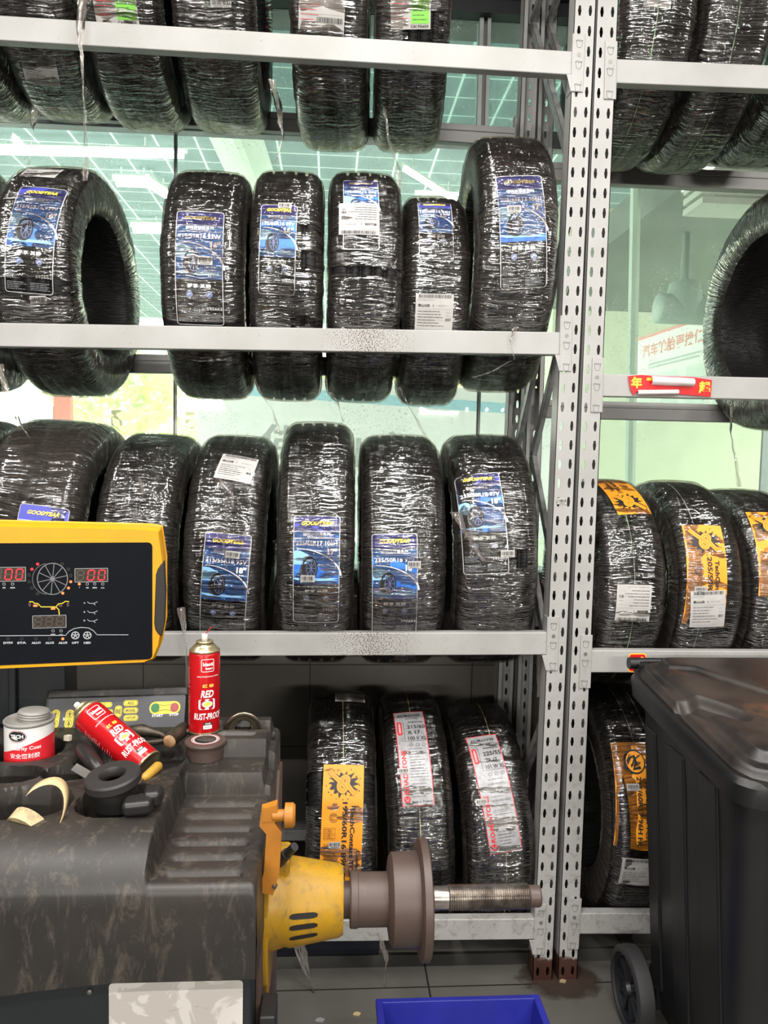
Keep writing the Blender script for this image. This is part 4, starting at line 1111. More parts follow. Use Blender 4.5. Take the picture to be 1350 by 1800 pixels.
# film tails hanging from the wrapping
def tail(T, pts, Y, w=.018, name='film_tail', seed=1, branches=1):
    r = random.Random(seed)
    mb = MB()
    for b_ in range(branches):
        P = [at(x+(r.uniform(-3, 3) if b_ else 0), y, Y-.004*b_) for x, y in pts]
        Q = []
        for i in range(len(P)-1):
            for k in range(5): Q.append(P[i].lerp(P[i+1], k/5)+Vector((r.uniform(-.002, .002), r.uniform(-.002, .002), 0)))
        Q.append(P[-1])
        rows = []
        tw = r.uniform(0, 3)
        for i, q in enumerate(Q):
            f = i/(len(Q)-1); ww = w*(.35+.65*abs(math.cos(f*5+tw)))*(1-.55*f)*(1 if b_ == 0 else .5)
            a = tw+f*4+r.uniform(-.3, .3)
            row = []
            for j in range(5):
                s_ = (j/4-.5)*2*ww
                row.append(q+Vector((s_*math.cos(a*.4), s_*math.sin(a*.4)*.6+.003*math.cos(j*2.4+i), r.uniform(-.001, .001))))
            rows.append(row)
        mb.grid(rows)
    o = mb.build(name, MT['film_tail'], T['o'], smooth=True, world=True)
    o.matrix_parent_inverse = T['M'].inverted()
    return o
tail(t12, [(146, -10), (140, 60), (147, 150), (151, 240), (150, 318)], YF-.03, .020, seed=2, branches=2)
tail(t10, [(62, 188), (57, 230), (50, 290)], 2.2, .016, seed=3)
tail(t13, [(478, 140), (492, 200), (498, 240), (484, 290)], 2.16, .022, seed=4, branches=2)
tail(t16, [(676, 190), (684, 250), (700, 300), (703, 345)], 2.12, .018, seed=5, branches=2)
tail(t23, [(449, 660), (458, 690), (478, 720), (494, 765)], 2.2, .014, seed=6, branches=2)
tail(t25, [(700, 680), (712, 700), (730, 735), (748, 765)], 2.2, .014, seed=7, branches=1)
tail(t24, [(583, 690), (596, 715), (604, 742)], 2.2, .012, seed=8)
tail(t20, [(-2, 640), (12, 690), (34, 745), (52, 768)], 1.98, .016, seed=9, branches=2)
tail(t32, [(318, 1068), (324, 1120), (330, 1180), (334, 1270)], YF-.02, .020, seed=10, branches=2)
tail(t41, [(520, 1640), (535, 1690), (552, 1750), (560, 1805)], YF-.02, .028, seed=11, branches=2)
tail(t42, [(668, 1640), (680, 1690), (676, 1735)], YF-.01, .016, seed=12)
tail(r21, [(1287, 715), (1284, 760), (1292, 800), (1300, 856)], YF+.25, .018, seed=13, branches=2)
tail(t36, [(955, 1020), (962, 1080), (950, 1150), (946, 1225)], YF+.06, .018, seed=14, branches=2)
tail(t26, [(905, 575), (897, 598), (903, 632), (860, 655), (832, 664)], YF-.012, .012, seed=15)
tail(t33, [(385, 840), (408, 868), (410, 895), (380, 905), (378, 930), (392, 930), (398, 1000)], YC-.346, .010, seed=16)
tail(t36, [(800, 900), (820, 940), (850, 985), (888, 990), (870, 1030)], YC-.347, .014, seed=17)
tail(t32, [(245, 838), (252, 862), (243, 900), (232, 930)], YC-.345, .009, seed=18)

# torn promotional stickers on the right rack's beams
stk = thing('price_sticker', 'crumpled red sticker with yellow characters on the second shelf beam of the right rack', 'sticker', tuple(at(1178, 678, YF-.004)))
s = Sheet(.24, .056)
cY = C('sticker_yellow', (.95, .55, .05), .5); cR = C('sticker_red', (.72, .01, .012), .45)
s.poly([(-.115, .022), (-.08, .026), (-.04, .024), (.06, .024), (.113, .018), (.112, -.026), (.03, -.022), (-.04, -.021), (-.09, -.018), (-.098, -.028), (-.108, -.012)], cR, 0)
s.text('年', -.092, .006, .030, cY, 4, bold=.05); s.text('起', .094, -.002, .032, cY, 4, bold=.04)
s.poly([(-.065, .018), (-.045, .022), (-.02, .010), (-.065, .012)], cY, 4)
o = s.build('print', planar((0, 0, 0), (1, 0, 0), (0, 0, 1)), stk)
mb = MB()
def roll(x0, x1, z, r, tilt):
    rows = []
    for i in range(13):
        x = x0+(x1-x0)*i/12; rows.append([Vector((x, -.004-r*math.sin(a)-.001*math.sin(i), z+tilt*(x-x0)+r*.8*math.cos(a))) for a in np.linspace(0, PI, 9)])
    mb.grid(rows)
roll(-.055, .060, .012, .014, -.02); roll(-.09, .02, -.021, .0085, .04)
rows = []
mb.build('peeled_backing', simple('sticker_backing', (.78, .74, .74), .5, var=.03, scale=10), stk, smooth=True)
st2 = Sheet(.05, .05); st2.rrect(-.025, -.026, .025, .026, .008, cY, 0); st2.rrect(-.022, -.023, .022, .023, .006, cR, 1); st2.text('¥术', .004, 0, .034, C('sticker_lemon', (.95, .8, .15), .5), 3, wmax=.04, bold=.04)
o = st2.build('price_sticker', planar((0, 0, 0), (1, 0, 0), (0, 0, 1))); o.location = at(1120, 1165, YF-.0008)
tag(o, 'small red price sticker peeking out left of the bin lid', 'sticker')
#NEXT3
# ================================================================== wheel balancer
XR, YFt, YBk = -.087, .950, 1.395
DARKP = NT('balancer_plastic'); 
def worn(name, base, wear, dust, rough=.42, scale=9, amt=.5, wthr=(.60, .74)):
    t = NT(name); co = t.coord()
    n1 = t.noise(t.mapping(co, (1, 1, .6)), scale, 6, .7, .3); n2 = t.noise(co, scale*.35, 4, .6); n3 = t.noise(t.mapping(co, (3, 3, 1)), scale*2.2, 5, .8, .6)
    c = t.mix(t.ramp(n2, [(.38, (0, 0, 0, 1)), (.66, (1, 1, 1, 1))]), c4(base), c4(dust))
    c = t.mix(t.math('MULTIPLY', t.ramp(n3, [(wthr[0], (0, 0, 0, 1)), (wthr[1], (1, 1, 1, 1))]), amt), c, c4(wear))
    p = t.pbsdf(); t.set(p, 'Base Color', c)
    t.set(p, 'Roughness', t.math('ADD', t.math('MULTIPLY', n1, .35), rough-.12))
    t.set(p, 'Normal', t.bump(n1, .12, .003))
    return t.done(p.outputs[0])
bpy.data.materials.remove(DARKP.mat)
MT['cover'] = worn('dusty_black_plastic', (.006, .006, .0062), (.085, .070, .055), (.032, .026, .021), .42, 7, .75, (.52, .70))
MT['cab'] = worn('cabinet_black', (.010, .014, .016), (.05, .045, .04), (.014, .018, .02), .4, 5, .3)
MT['rustplate'] = worn('rusty_brown_plate', (.075, .045, .032), (.16, .11, .08), (.05, .03, .024), .55, 14, .5)
MT['yellow'] = worn('worn_yellow_paint', (.40, .215, .003), (.15, .10, .035), (.31, .165, .008), .40, 12, .75, (.52, .68))
MT['yellow2'] = worn('display_yellow', (.66, .32, .003), (.36, .19, .02), (.60, .28, .004), .35, 20, .4, (.66, .76))
MT['orange_arm'] = worn('orange_arm_paint', (.42, .16, .010), (.18, .07, .02), (.32, .12, .014), .45, 25, .6)
MT['steelrust'] = worn('browned_steel', (.072, .047, .038), (.14, .10, .085), (.058, .038, .031), .42, 12, .5)
MT['steel'] = simple('machined_steel', (.50, .46, .42), .25, .9, .25, 30, col2=(.22, .19, .17))
bal = thing('wheel_balancer', 'black and yellow wheel balancer in the left foreground with a threaded shaft', 'machine', (-.4, 1.15, 0))
BO = Vector((-.4, 1.15, 0))
def sub(mb):                    # world coordinates into the balancer's frame
    mb.v = [tuple(Vector(p)-BO) for p in mb.v]; return mb
def ss(a, b, x):
    t = np.clip((x-a)/(b-a), 0, 1); return t*t*(3-2*t)
xs = np.concatenate([np.arange(-.95, -.245, .0038), np.arange(-.245, -.20, .0015), np.arange(-.20, XR-.014, .004), np.linspace(XR-.014, XR, 8)])
ys = np.concatenate([np.linspace(YFt, YFt+.02, 12), np.arange(YFt+.023, YBk-.006, .0032), np.linspace(YBk-.006, YBk, 4)])
X, Y = np.meshgrid(xs, ys)
dfr = np.clip((1.045-Y)/.098, 0, 1)
ztray = .932-.080*(1-np.sqrt(1-dfr**2*.995))
def hole_(cx, cy, rx, ry, dep, soft=.10, p=2.4):
    d = (np.abs((X-cx)/rx)**p+np.abs((Y-cy)/ry)**p)**(1/p)
    return dep*(1-ss(1-soft*.5, 1+soft, d))
HOLES = [(-.500, 1.292, .052, .050, .075), (-.485, 1.190, .040, .030, .075), (-.402, 1.195, .034, .028, .075), (-.430, 1.092, .062, .048, .085),
         (-.300, 1.098, .050, .052, .075), (-.58, 1.10, .05, .05, .08), (-.62, 1.2, .05, .04, .08), (-.72, 1.15, .07, .1, .06)]
H = np.zeros_like(X)
for h_ in HOLES: H = np.maximum(H, hole_(*h_))
H = np.maximum(H, hole_(-.320, 1.292, .080, .082, .050, .12, 5))
ztray = ztray-H
r_ = (Y-.975)/(1.206-.975); saw = np.clip(r_, 0, 1)*6; fr_ = saw-np.floor(saw)
zst = .8835+.004*np.clip(r_, 0, 1)+np.where((r_ > 0) & (r_ < 1), -.0085*(1-ss(0, .55, fr_))*ss(-.218, -.198, X)*(1-ss(-.113, -.106, X)), 0)
zst = zst+(.922-.8875)*ss(1.206, 1.212, Y)*(1-ss(-.104, -.098, X)*.6)+(.951-.922)*ss(1.277, 1.283, Y)
zst = zst-.020*hole_(-.150, 1.352, .050, .020, 1, .2, 6)-.006*hole_(-.160, 1.310, .035, .008, 1, .2, 6)
zst -= .016*(1-np.sqrt(np.clip(1-(np.clip(YFt+.014-Y, 0, .014)/.0141)**2, 0, 1)))
wdiv = ss(-.231, -.2225, X)
Zs = ztray*(1-wdiv)+zst*wdiv
Zs -= .012*(1-np.sqrt(np.clip(1-(np.clip(X-(XR-.010), 0, .010)/.0101)**2, 0, 1)))
mb = MB()
rows = [[(X[i, j], Y[i, j], Zs[i, j]) for j in range(len(xs))] for i in range(len(ys))]
def botz(x): return .762-.035*float(ss(-.20, -.5, np.array(-abs(x))) if False else np.clip((-x-.24)/.3, 0, 1)**1.5)
front = []
for k in range(7):
    f = 1-k/6
    front.append([(xs[j], YFt-.004*math.sin(f*PI*.5), botz(xs[j])*f+Zs[0, j]*(1-f)) for j in range(len(xs))])
mb.grid(front[:-1]+rows)
# right skirt and back skirt
side = [[(XR, ys[i], Zs[i, -1]) for i in range(len(ys))]]+[[(XR+.002*f_, ys[i], .762*f_+Zs[i, -1]*(1-f_)) for i in range(len(ys))] for f_ in (.3, .6, 1)]
mb.grid([r[::-1] for r in side])
back = [[(xs[j], YBk, Zs[-1, j]) for j in range(len(xs))], [(xs[j], YBk, .70) for j in range(len(xs))]]
mb.grid(back)
sub(mb).build('top_cover', MT['cover'], bal, auto=30)
sub(MB().box((-.95, .972, .03), (-.094, 1.37, .79)).box((-.93, .99, 0), (-.12, 1.35, .03))).build('cabinet', MT['cab'], bal, bevel=.006)
sub(MB().box((-.094, 1.02, .05), (-.0865, 1.36, .76)).prism([(-.094, 1.25, .76), (-.094, 1.375, .76), (-.094, 1.375, .875), (-.094, 1.31, .885), (-.094, 1.25, .82)], (.006, 0, 0), (.013, 0, 0))).build('side_plate', MT['rustplate'], bal, bevel=.002)
# worn instruction plate
def worn_plate():
    t = NT('worn_instruction_plate'); co = t.coord(); sep = t.n('ShaderNodeSeparateXYZ'); t.set(sep, 0, co)
    dots = t.n('ShaderNodeTexVoronoi'); t.set(dots, 'Vector', t.mapping(co, (230, 230, 230))); dots.inputs['Randomness'].default_value = 0
    dd = t.ramp(dots.outputs['Distance'], [(.25, (.42, .39, .36, 1)), (.4, (.52, .49, .45, 1))])
    n = t.noise(co, 14, 4, .6, .6); c = t.mix(t.ramp(n, [(.49, (0, 0, 0, 1)), (.52, (1, 1, 1, 1))]), dd, (.64, .61, .57, 1))
    br = t.ramp(t.noise(t.mapping(co, (1, 1, 3), (3, 1, 2)), 11, 5, .7, .8), [(.62, (0, 0, 0, 1)), (.67, (1, 1, 1, 1))])
    c = t.mix(t.math('MULTIPLY', br, .8), c, (.28, .22, .17, 1))
    p = t.pbsdf(Roughness=.35); t.set(p, 'Base Color', c); return t.done(p.outputs[0])
pA, pB = at(191, 1729, .9705), at(427, 1724, .9705)
pl_ = Sheet(pB.x-pA.x, .17); pl_.rrect(-pl_.w/2, -.085, pl_.w/2, .085, .005, worn_plate(), 0)
o = pl_.build('instruction_plate', lambda x, y, l: Vector((x, -l, y)), bal); o.location = Vector(((pA.x+pB.x)/2, .9712, (pA.z+pB.z)/2-.085))-BO
sub(MB().lathe([(0, 0), (0, .004), (.003, .003), (.003, 0)], at(158, 1742, .972), (0, -1, 0), 14)).build('screw', MT['boltgrey'], bal, smooth=True)
# spindle housing
SY, SZ = 1.12, EYE-.594*1.12
def sx(px): return at(px, 1578, SY).x
xh0, xh1 = -.086, sx(603)
hb = MB()
hb.lathe([(xh0, 0), (xh0, .068), (xh0+.012, .066), (xh0+.028, .061), (xh0+.036, .0625), (xh1-.006, .0505), (xh1, .047), (xh1, 0)], (0, SY, SZ), (1, 0, 0), 64)
sub(hb).build('spindle_housing', MT['yellow'], bal, auto=30)
base = [(xh0, SY+y, SZ+z) for y, z in ((-.058, .085), (.058, .085), (.066, .06), (.066, -.06), (.05, -.115), (.0, -.13), (-.045, -.118), (-.066, -.06), (-.066, .06))]
sub(MB().prism(base, (-.004, 0, 0), (.006, 0, 0))).build('housing_base', MT['yellow'], bal, bevel=.003)
sub(MB().box((xh0+.002, SY-.03, SZ+.045), (xh0+.034, SY+.03, SZ+.079))).build('housing_boss', MT['yellow'], bal, bevel=.006)
sl = MB()
for k, ph in enumerate((-11, 4, 21)):
    a = math.radians(ph)
    for q in (0,):
        P = []
        for i in range(9):
            x_ = -.050+.040*i/8; r_h = .0625+(x_-(xh0+.036))*(.0505-.0625)/(xh1-.006-xh0-.036)+.0006
            tt = .0042*math.sqrt(max(.02, 1-((i-4)/4.2)**6))
            for s_ in (1, -1):
                aa = a+s_*tt/r_h; P.append(Vector((x_, SY-r_h*math.cos(aa), SZ-r_h*math.sin(aa))))
        n0 = sl.add(P, [(2*i, 2*i+1, 2*i+3, 2*i+2) for i in range(8)])
        slo = sub(MB().grid([[P[2*i] for i in range(9)], [P[2*i+1] for i in range(9)]])).build('vent_slot', C('slot_black', (.006, .005, .004), .7), bal)
# lever arm and knob
ya = 1.035
A_ = [at(x, y, ya) for x, y in ((474, 1418), (470, 1447), (482, 1462), (478, 1530), (468, 1568))]
ar = MB(); wd = .0105
L1, L2 = [], []
for i, p in enumerate(A_):
    d = (A_[min(i+1, 4)]-A_[max(i-1, 0)]).normalized(); n_ = Vector((-d.z, 0, d.x))*wd*(1 if i < 4 else .95); L1.append(p+n_); L2.append(p-n_)
for i in range(4): ar.hexa([L2[i+1]+Vector((0, -.005, 0)), L1[i+1]+Vector((0, -.005, 0)), L1[i+1]+Vector((0, .006, 0)), L2[i+1]+Vector((0, .006, 0)), L2[i]+Vector((0, -.005, 0)), L1[i]+Vector((0, -.005, 0)), L1[i]+Vector((0, .006, 0)), L2[i]+Vector((0, .006, 0))])
ar.prism([at(x, y, ya) for x, y in ((462, 1420), (487, 1412), (490, 1440), (462, 1442))], (0, -.0058, 0), (0, .012, 0))
sub(ar).build('lever_arm', MT['orange_arm'], bal)
kc = at(492, 1433, ya)
sub(MB().lathe([(-.01, 0), (-.01, .008), (.006, .008), (.007, .0165), (.018, .0165), (.021, .0135), (.021, 0)], kc, (1, 0, 0), 26)).build('knob', MT['orange_arm'], bal, auto=30)
sub(MB().tube([at(478, 1564, 1.05), at(483, 1556, 1.03)], .004, 10)).build('pivot_pin', MT['steelrust'], bal, smooth=True)
sub(MB().tube([at(484, 1522, 1.10), at(505, 1500, 1.08)], .008, 14).tube([at(504, 1501, 1.081), at(518, 1488, 1.07)], .0062, 14)).build('release_handle', C('black_rubber', (.015, .014, .014), .5), bal, smooth=False)
sub(MB().box((-.086, .99, SZ-.155), (-.064, 1.04, SZ-.098)).box((-.086, .99, SZ-.10), (-.064, 1.04, SZ-.085))).build('foot_bracket', C('black_rubber', (.015, .014, .014), .5), bal, bevel=.003)
# shaft, cup and flange
thr = [(sx(600), .0), (sx(600), .026), (sx(618), .026), (sx(618), .0185), (sx(762), .0168), (sx(787), .0168)]
x_ = sx(787); xe = sx(928); pitch = .0034
while x_ < xe-.001:
    thr += [(x_, .0168), (x_+pitch*.5, .0186), (x_+pitch, .0168)]; x_ += pitch
thr += [(xe, .0158), (sx(946), .0158), (sx(949), .0145), (sx(949), 0)]
msx = [1]*(len(thr)-1)
for i, (d, r) in enumerate(thr[:-1]):
    if d < sx(619) or d >= xe-.001: msx[i] = 0
sub(MB().lathe(thr, (0, SY, SZ), (1, 0, 0), 40, mis=msx)).build('threaded_shaft', [MT['steelrust'], MT['steel']], bal, auto=25)
fl = [(sx(615), .0195), (sx(615), .038), (sx(617), .0395), (sx(628), .0395), (sx(629), .0382), (sx(680), .0382), (sx(684), .060), (sx(688), .0655), (sx(733), .0668), (sx(735), .0825), (sx(737), .086), (sx(749), .086), (sx(751), .083), (sx(751), .018)]
sub(MB().lathe(fl, (0, SY, SZ), (1, 0, 0), 72)).build('flange', MT['steelrust'], bal, auto=28)

# ---- display panel
dn = math.radians(10)
DR, DU = Vector((math.cos(dn), math.sin(dn), 0)), Vector((0, 0, 1)); DN = DR.cross(DU)
DO = Vector((-.31, 1.400, 1.17))
def onplane(px, py, O, Rr, U):
    n = Rr.cross(U); v = ray(px, py); e = Vector((0, 0, EYE)); t = (O-e).dot(n)/v.dot(n); p = e+v*t-O
    return (p.dot(Rr), p.dot(U))
def dpx(x, y): return onplane(x, y, DO, DR, DU)
disp = thing('display_panel', 'yellow framed balancer display with red digits, at the left edge', 'display', tuple(DO), rot=(0, 0, dn))
rw = dpx(0, 1000)[0]; Lx = -.455
outer = [dpx(262, 928), dpx(281, 931), dpx(289, 985), dpx(289, 1095), dpx(281, 1138), dpx(272, 1160), dpx(258, 1166)]
outer = [(Lx, dpx(0, 925)[1]+.004), (Lx+.01, dpx(0, 925)[1]+.008)]+outer+[(Lx+.01, dpx(0, 1170)[1]-.008), (Lx, dpx(0, 1170)[1]-.002)]
fr_b = MB()
P3 = [Vector((x, 0, z)) for x, z in outer]; cx_ = sum(p.x for p in P3)/len(P3); cz_ = sum(p.z for p in P3)/len(P3)
n = len(P3)
inset = lambda p, k: Vector((p.x-(.006*k if p.x > cx_ else -.006*k), 0, p.z-(.006*k if p.z > cz_ else -.006*k)))
ring0 = [p+Vector((0, .060, 0)) for p in P3]; ring1 = [p+Vector((0, .008, 0)) for p in P3]; ring2 = [inset(p, 1)+Vector((0, -.003, 0)) for p in P3]
fr_b.add(ring0+ring1+ring2, [(i, (i+1) % n, n+(i+1) % n, n+i) for i in range(n)]+[(n+i, n+(i+1) % n, 2*n+(i+1) % n, 2*n+i) for i in range(n)]+[tuple(range(n)), tuple(range(2*n, 3*n))[::-1]])
fr_b.build('frame', MT['yellow2'], disp, bevel=.003)
SCR = C('screen_black', (.006, .007, .010), .12); fx, fz = Lx+.02, None
s = Sheet(.8, .3)
c0, c1 = dpx(268, 953), dpx(266, 1158)
s.rrect(Lx+.018, c1[1], c0[0], c0[1], .008, SCR, 0)
TX = C('screen_text', (.42, .44, .46), .5); DIMC = C('segment_off', (.075, .065, .055), .4); BGS = C('segment_window', (.035, .026, .018), .3)
def emis(name, col, st):
    if name not in MT:
        e = NT(name); em = e.n('ShaderNodeEmission'); em.inputs[0].default_value = c4(col); em.inputs[1].default_value = st; MT[name] = e.done(em.outputs[0])
    return MT[name]
LED = emis('lit_red_segment', (1, .03, .04), 2.6); LEDO = emis('lit_orange_led', (1, .16, .05), 2.6)
def seg(cx, cy, w_, h_, m, z=4, which='abcdefg'):
    t = w_*.17; k = .12*h_*.5
    pts = dict(a=((-1, 1), (1, 1)), b=((1, 1), (1, 0)), c=((1, 0), (1, -1)), d=((-1, -1), (1, -1)), e=((-1, 0), (-1, -1)), f=((-1, 1), (-1, 0)), g=((-1, 0), (1, 0)))
    for c_ in which:
        (ax_, ay_), (bx_, by_) = pts[c_]
        p = Vector((ax_*w_/2+k*ay_, ay_*h_/2)); q = Vector((bx_*w_/2+k*by_, by_*h_/2)); d = (q-p).normalized()
        s.path([(cx+p.x+d.x*t*.6, cy+p.y+d.y*t*.6), (cx+q.x-d.x*t*.6, cy+q.y-d.y*t*.6)], t, m, z)
def window(x0, y0, x1, y1, digits):
    a, b = dpx(x0, y1), dpx(x1, y0)
    s.rect(a[0], a[1], b[0], b[1], BGS, 1)
    e = .0007
    for r4 in ((a[0], a[1], b[0], a[1]+e), (a[0], b[1]-e, b[0], b[1]), (a[0], a[1], a[0]+e, b[1]), (b[0]-e, a[1], b[0], b[1])): s.rect(*r4, TX, 2)
    W_, H_ = b[0]-a[0], b[1]-a[1]
    for i, dgt in enumerate(digits):
        cx = a[0]+W_*(.17+.32*i); cy = (a[1]+b[1])/2
        seg(cx, cy, W_*.19, H_*.72, DIMC, 2)
        s.disc(cx+W_*.155, a[1]+H_*.14, .0009, .0009, DIMC, 2, 8)
        if dgt: seg(cx, cy, W_*.19, H_*.72, LED, 3, {'0': 'abcdef', '8': 'abcdefg'}[dgt])
window(-13, 996, 46, 1022, [None, '0', '0']); window(132, 998, 190, 1023, [None, '0', '0']); window(58, 1080, 117, 1104, [None, None, None])
def lamp(x, y, on=False, lab=None, lit=None):
    c = dpx(x, y)
    if on: s.disc(c[0], c[1], .0024, .0024, lit or LEDO, 3, 14)
    else: s.arc(c[0], c[1], .0022, .0022, 0, 360, .0006, DIMC if lab is None else TX, 3, 12)
    if lab:
        q = dpx(x, y+6.5); s.text(lab, q[0], q[1], .0026, TX, 3, bold=.03, wmax=.014)
for x, y in ((110, 991), (121, 1000), (125, 1011), (52, 1010), (52, 1022), (57, 1033), (67, 1043)): lamp(x, y)
for x, y in ((67, 991), (57, 1000)): lamp(x, y, True, lit=LED)
for x, y in ((125, 1022), (121, 1033), (111, 1042)): lamp(x, y, True)
lamp(140, 1026, True, 'g')
for x, l in ((154, 'oz'), (167, 'mm'), (181, 'inch')): lamp(x, 1026, False, l)
for x, l in ((8, 'oz'), (23, 'mm')): lamp(x, 1026, False, l)
for x, l in ((94, 'mm'), (108, 'inch')): lamp(x, 1108, False, l)
for x, l in ((15, 'DYN'), (39, 'STA'), (64, 'ALU1'), (88, 'ALU2'), (111, 'ALU3')):
    lamp(x, 1122, l == 'ALU3'); q = dpx(x, 1129); s.text(l, q[0], q[1], .0040, TX, 3, bold=.05, w=.0145)
for x, l in ((133, 'OPT'), (154, 'HID')):
    q = dpx(x, 1129); s.text(l, q[0], q[1], .0040, TX, 3, bold=.05, w=.012)
    q = dpx(x, 1116); s.arc(q[0], q[1], .0062, .0062, 0, 360, .0016, TX, 3, 20)
    for k in range(5): s.path([q, (q[0]+.006*math.sin(k*1.257), q[1]+.006*math.cos(k*1.257))], .0014, TX, 3)
q = dpx(92, 1017); WG = C('screen_wheel', (.16, .16, .17), .4)
s.arc(q[0]+.001, q[1], .0245, .0275, 0, 360, .0016, WG, 3, 36); s.arc(q[0]-.007, q[1], .0245, .027, 95, 265, .0014, C('screen_wheel_dim', (.07, .07, .075), .4), 2, 22)
for k in range(10):
    a = k*.628+.2; s.path([(q[0]+.001, q[1]), (q[0]+.001+.0235*math.cos(a), q[1]+.0265*math.sin(a))], .0013, WG, 3)
s.disc(q[0]+.001, q[1], .004, .0045, WG, 4, 12)
YL = C('screen_yellow', (.62, .50, .04), .4)
s.path([dpx(x, y) for x, y in ((52, 1057), (58, 1057), (62, 1060), (67, 1060), (73, 1066), (99, 1066), (103, 1061), (110, 1060), (116, 1056), (122, 1057))], .0017, YL, 3)
s.path([dpx(x, y) for x, y in ((99, 1066), (104, 1071), (105, 1080))], .0017, YL, 3)
for x, y in ((63, 1064), (94, 1069)):
    q = dpx(x, y); s.rect(q[0]-.0035, q[1]-.0018, q[0]+.0035, q[1]+.0018, LEDO, 4)
for x, y, v_ in ((53, 1062, 1), (120, 1062, 1), (107, 1064, 0)):
    q = dpx(x, y); w_, h_ = (.0015, .0028) if v_ else (.0028, .0014)
    for r4 in ((q[0]-w_, q[1]-h_, q[0]+w_, q[1]-h_+.0005), (q[0]-w_, q[1]+h_-.0005, q[0]+w_, q[1]+h_), (q[0]-w_, q[1]-h_, q[0]-w_+.0005, q[1]+h_), (q[0]+w_-.0005, q[1]-h_, q[0]+w_, q[1]+h_)): s.rect(*r4, C('screen_pinkish', (.4, .2, .18), .4), 3)
for yy, l in ((1059, 'A'), (1075, 'B'), (1090, 'D')):
    q = dpx(149, yy); s.text(l, q[0], q[1], .0030, TX, 3, bold=.04)
    s.path([dpx(x, yy+dy) for x, dy in ((154, -2), (158, 1), (165, 1), (172, -2))], .0009, TX, 3); s.path([dpx(165, yy+1), dpx(168, yy+4)], .0009, TX, 3)
s.path([dpx(x, y) for x, y in ((-40, 1117), (116, 1116))]+[dpx(x, y) for x, y in ((122, 1109), (131, 1104), (143, 1102), (156, 1103), (165, 1108), (171, 1115), (226, 1115))], .0011, TX, 2)
s.build('screen', lambda x, y, l: Vector((x, -.0036-l*.5, y)), disp)
g0 = [dpx(x, y) for x, y in ((289, 985), (283, 991), (277, 1000), (274, 1010), (271, 1095), (273, 1106), (278, 1114), (285, 1118), (290, 1095), (292, 1040))]
MB().prism([(x, 0, z) for x, z in g0], (0, -.005, 0), (0, .03, 0)).build('side_grip', C('grip_black', (.016, .014, .013), .55), disp, bevel=.0025)
colb = MB().box((-.30, .045, -.30), (-.135, .10, .05))
ot = MB(); a1, a2 = at(2, 1180, 1.47), at(118, 1180, 1.47)
ot.box((a1.x-.06-DO.x, 1.46-DO.y, -1.17+.72), (a2.x-DO.x, 1.53-DO.y, .02))
ot = ot.box((a1.x+.02-DO.x, 1.448-DO.y, -1.17+.72), (a1.x+.035-DO.x, 1.462-DO.y, .02)).build('support_column', MT['cab'], disp, bevel=.004)
ot.matrix_parent_inverse = Matrix.Rotation(-dn, 4, 'Z')

# ---- keypad
k0 = at(90, 1288, 1.395); KU = Vector((0, .50, .866)); KR = Vector((1, .03, .02)).normalized()
KU = (KU-KR*KU.dot(KR)).normalized()
KO = k0
def kpx(x, y): return onplane(x, y, KO, KR, KU)
kp_ = empty('keypad', tuple(KO-BO)); kp_.parent = bal
Mk = Matrix((KR, KU, KR.cross(KU))).transposed()
kp_.rotation_euler = Mk.to_euler()
kb0, kb1 = kpx(70, 1292), kpx(327, 1222)
kb = MB().box((kb0[0], -.03, -.06), (kb1[0], kpx(200, 1222)[1], 0)).box((kb0[0]-.002, kpx(200, 1222)[1]-.004, -.09), (kb1[0]+.001, kpx(200, 1222)[1]+.016, -.012))
kb.build('key_housing', MT['cover'], kp_, bevel=.004)
s = Sheet(.3, .08)
s.rrect(kpx(84, 1250)[0], kpx(200, 1283)[1]-.004, kpx(325, 1250)[0], kpx(200, 1226)[1], .003, C('keypad_grey', (.040, .041, .048), .4), 0)
KY = C('key_yellow', (.72, .60, .05), .5); KK = C('key_outline', (.09, .08, .03), .5); KG = C('key_green', (.02, .16, .05), .5); KRD = C('key_red', (.33, .05, .05), .5)
def key(x, y, w_, h_, tx=None):
    q = kpx(x, y); s.rrect(q[0]-w_/2, q[1]-h_/2, q[0]+w_/2, q[1]+h_/2, min(w_, h_)*.42, KY, 1)
    s.rrect(q[0]-w_/2+.001, q[1]-h_/2+.001, q[0]+w_/2-.001, q[1]+h_/2-.001, min(w_, h_)*.36, KK, 2); s.rrect(q[0]-w_/2+.0016, q[1]-h_/2+.0016, q[0]+w_/2-.0016, q[1]+h_/2-.0016, min(w_, h_)*.34, KY, 3)
    if tx: s.text(tx, q[0], q[1], h_*.42, KK, 5, wmax=w_*.7, bold=.03)
for x in (97, 122):
    q = kpx(x, 1264); s.rrect(q[0]-.0075, q[1]-.017, q[0]+.0075, q[1]+.017, .0072, KY, 1)
    for dy, s_ in ((.008, 1), (-.008, -1)):
        s.arc(q[0], q[1]+dy, .0052, .0062, 0, 360, .0007, KK, 3, 16); s.path([(q[0], q[1]+dy-.004*s_), (q[0], q[1]+dy+.001*s_)], .0022, KK, 3)
        s.poly([(q[0]-.0032, q[1]+dy+.0005*s_), (q[0]+.0032, q[1]+dy+.0005*s_), (q[0], q[1]+dy+.0045*s_)][::s_], KK, 3)
q = kpx(113, 1264); s.text('B', q[0], q[1], .005, WH, 3); q = kpx(139, 1263); s.text('D', q[0], q[1], .005, WH, 3)
key(184, 1239, .027, .010, 'C'); key(190, 1252, .018, .010); key(208, 1251, .013, .022, 'FINE'); key(230, 1236, .026, .011, 'ALU'); key(230, 1249, .026, .011, 'MODEL'); key(230, 1262, .026, .011, '<STOP')
q = kpx(290, 1244); s.rrect(q[0]-.028, q[1]-.0115, q[0]+.028, q[1]+.0115, .0105, KY, 1)
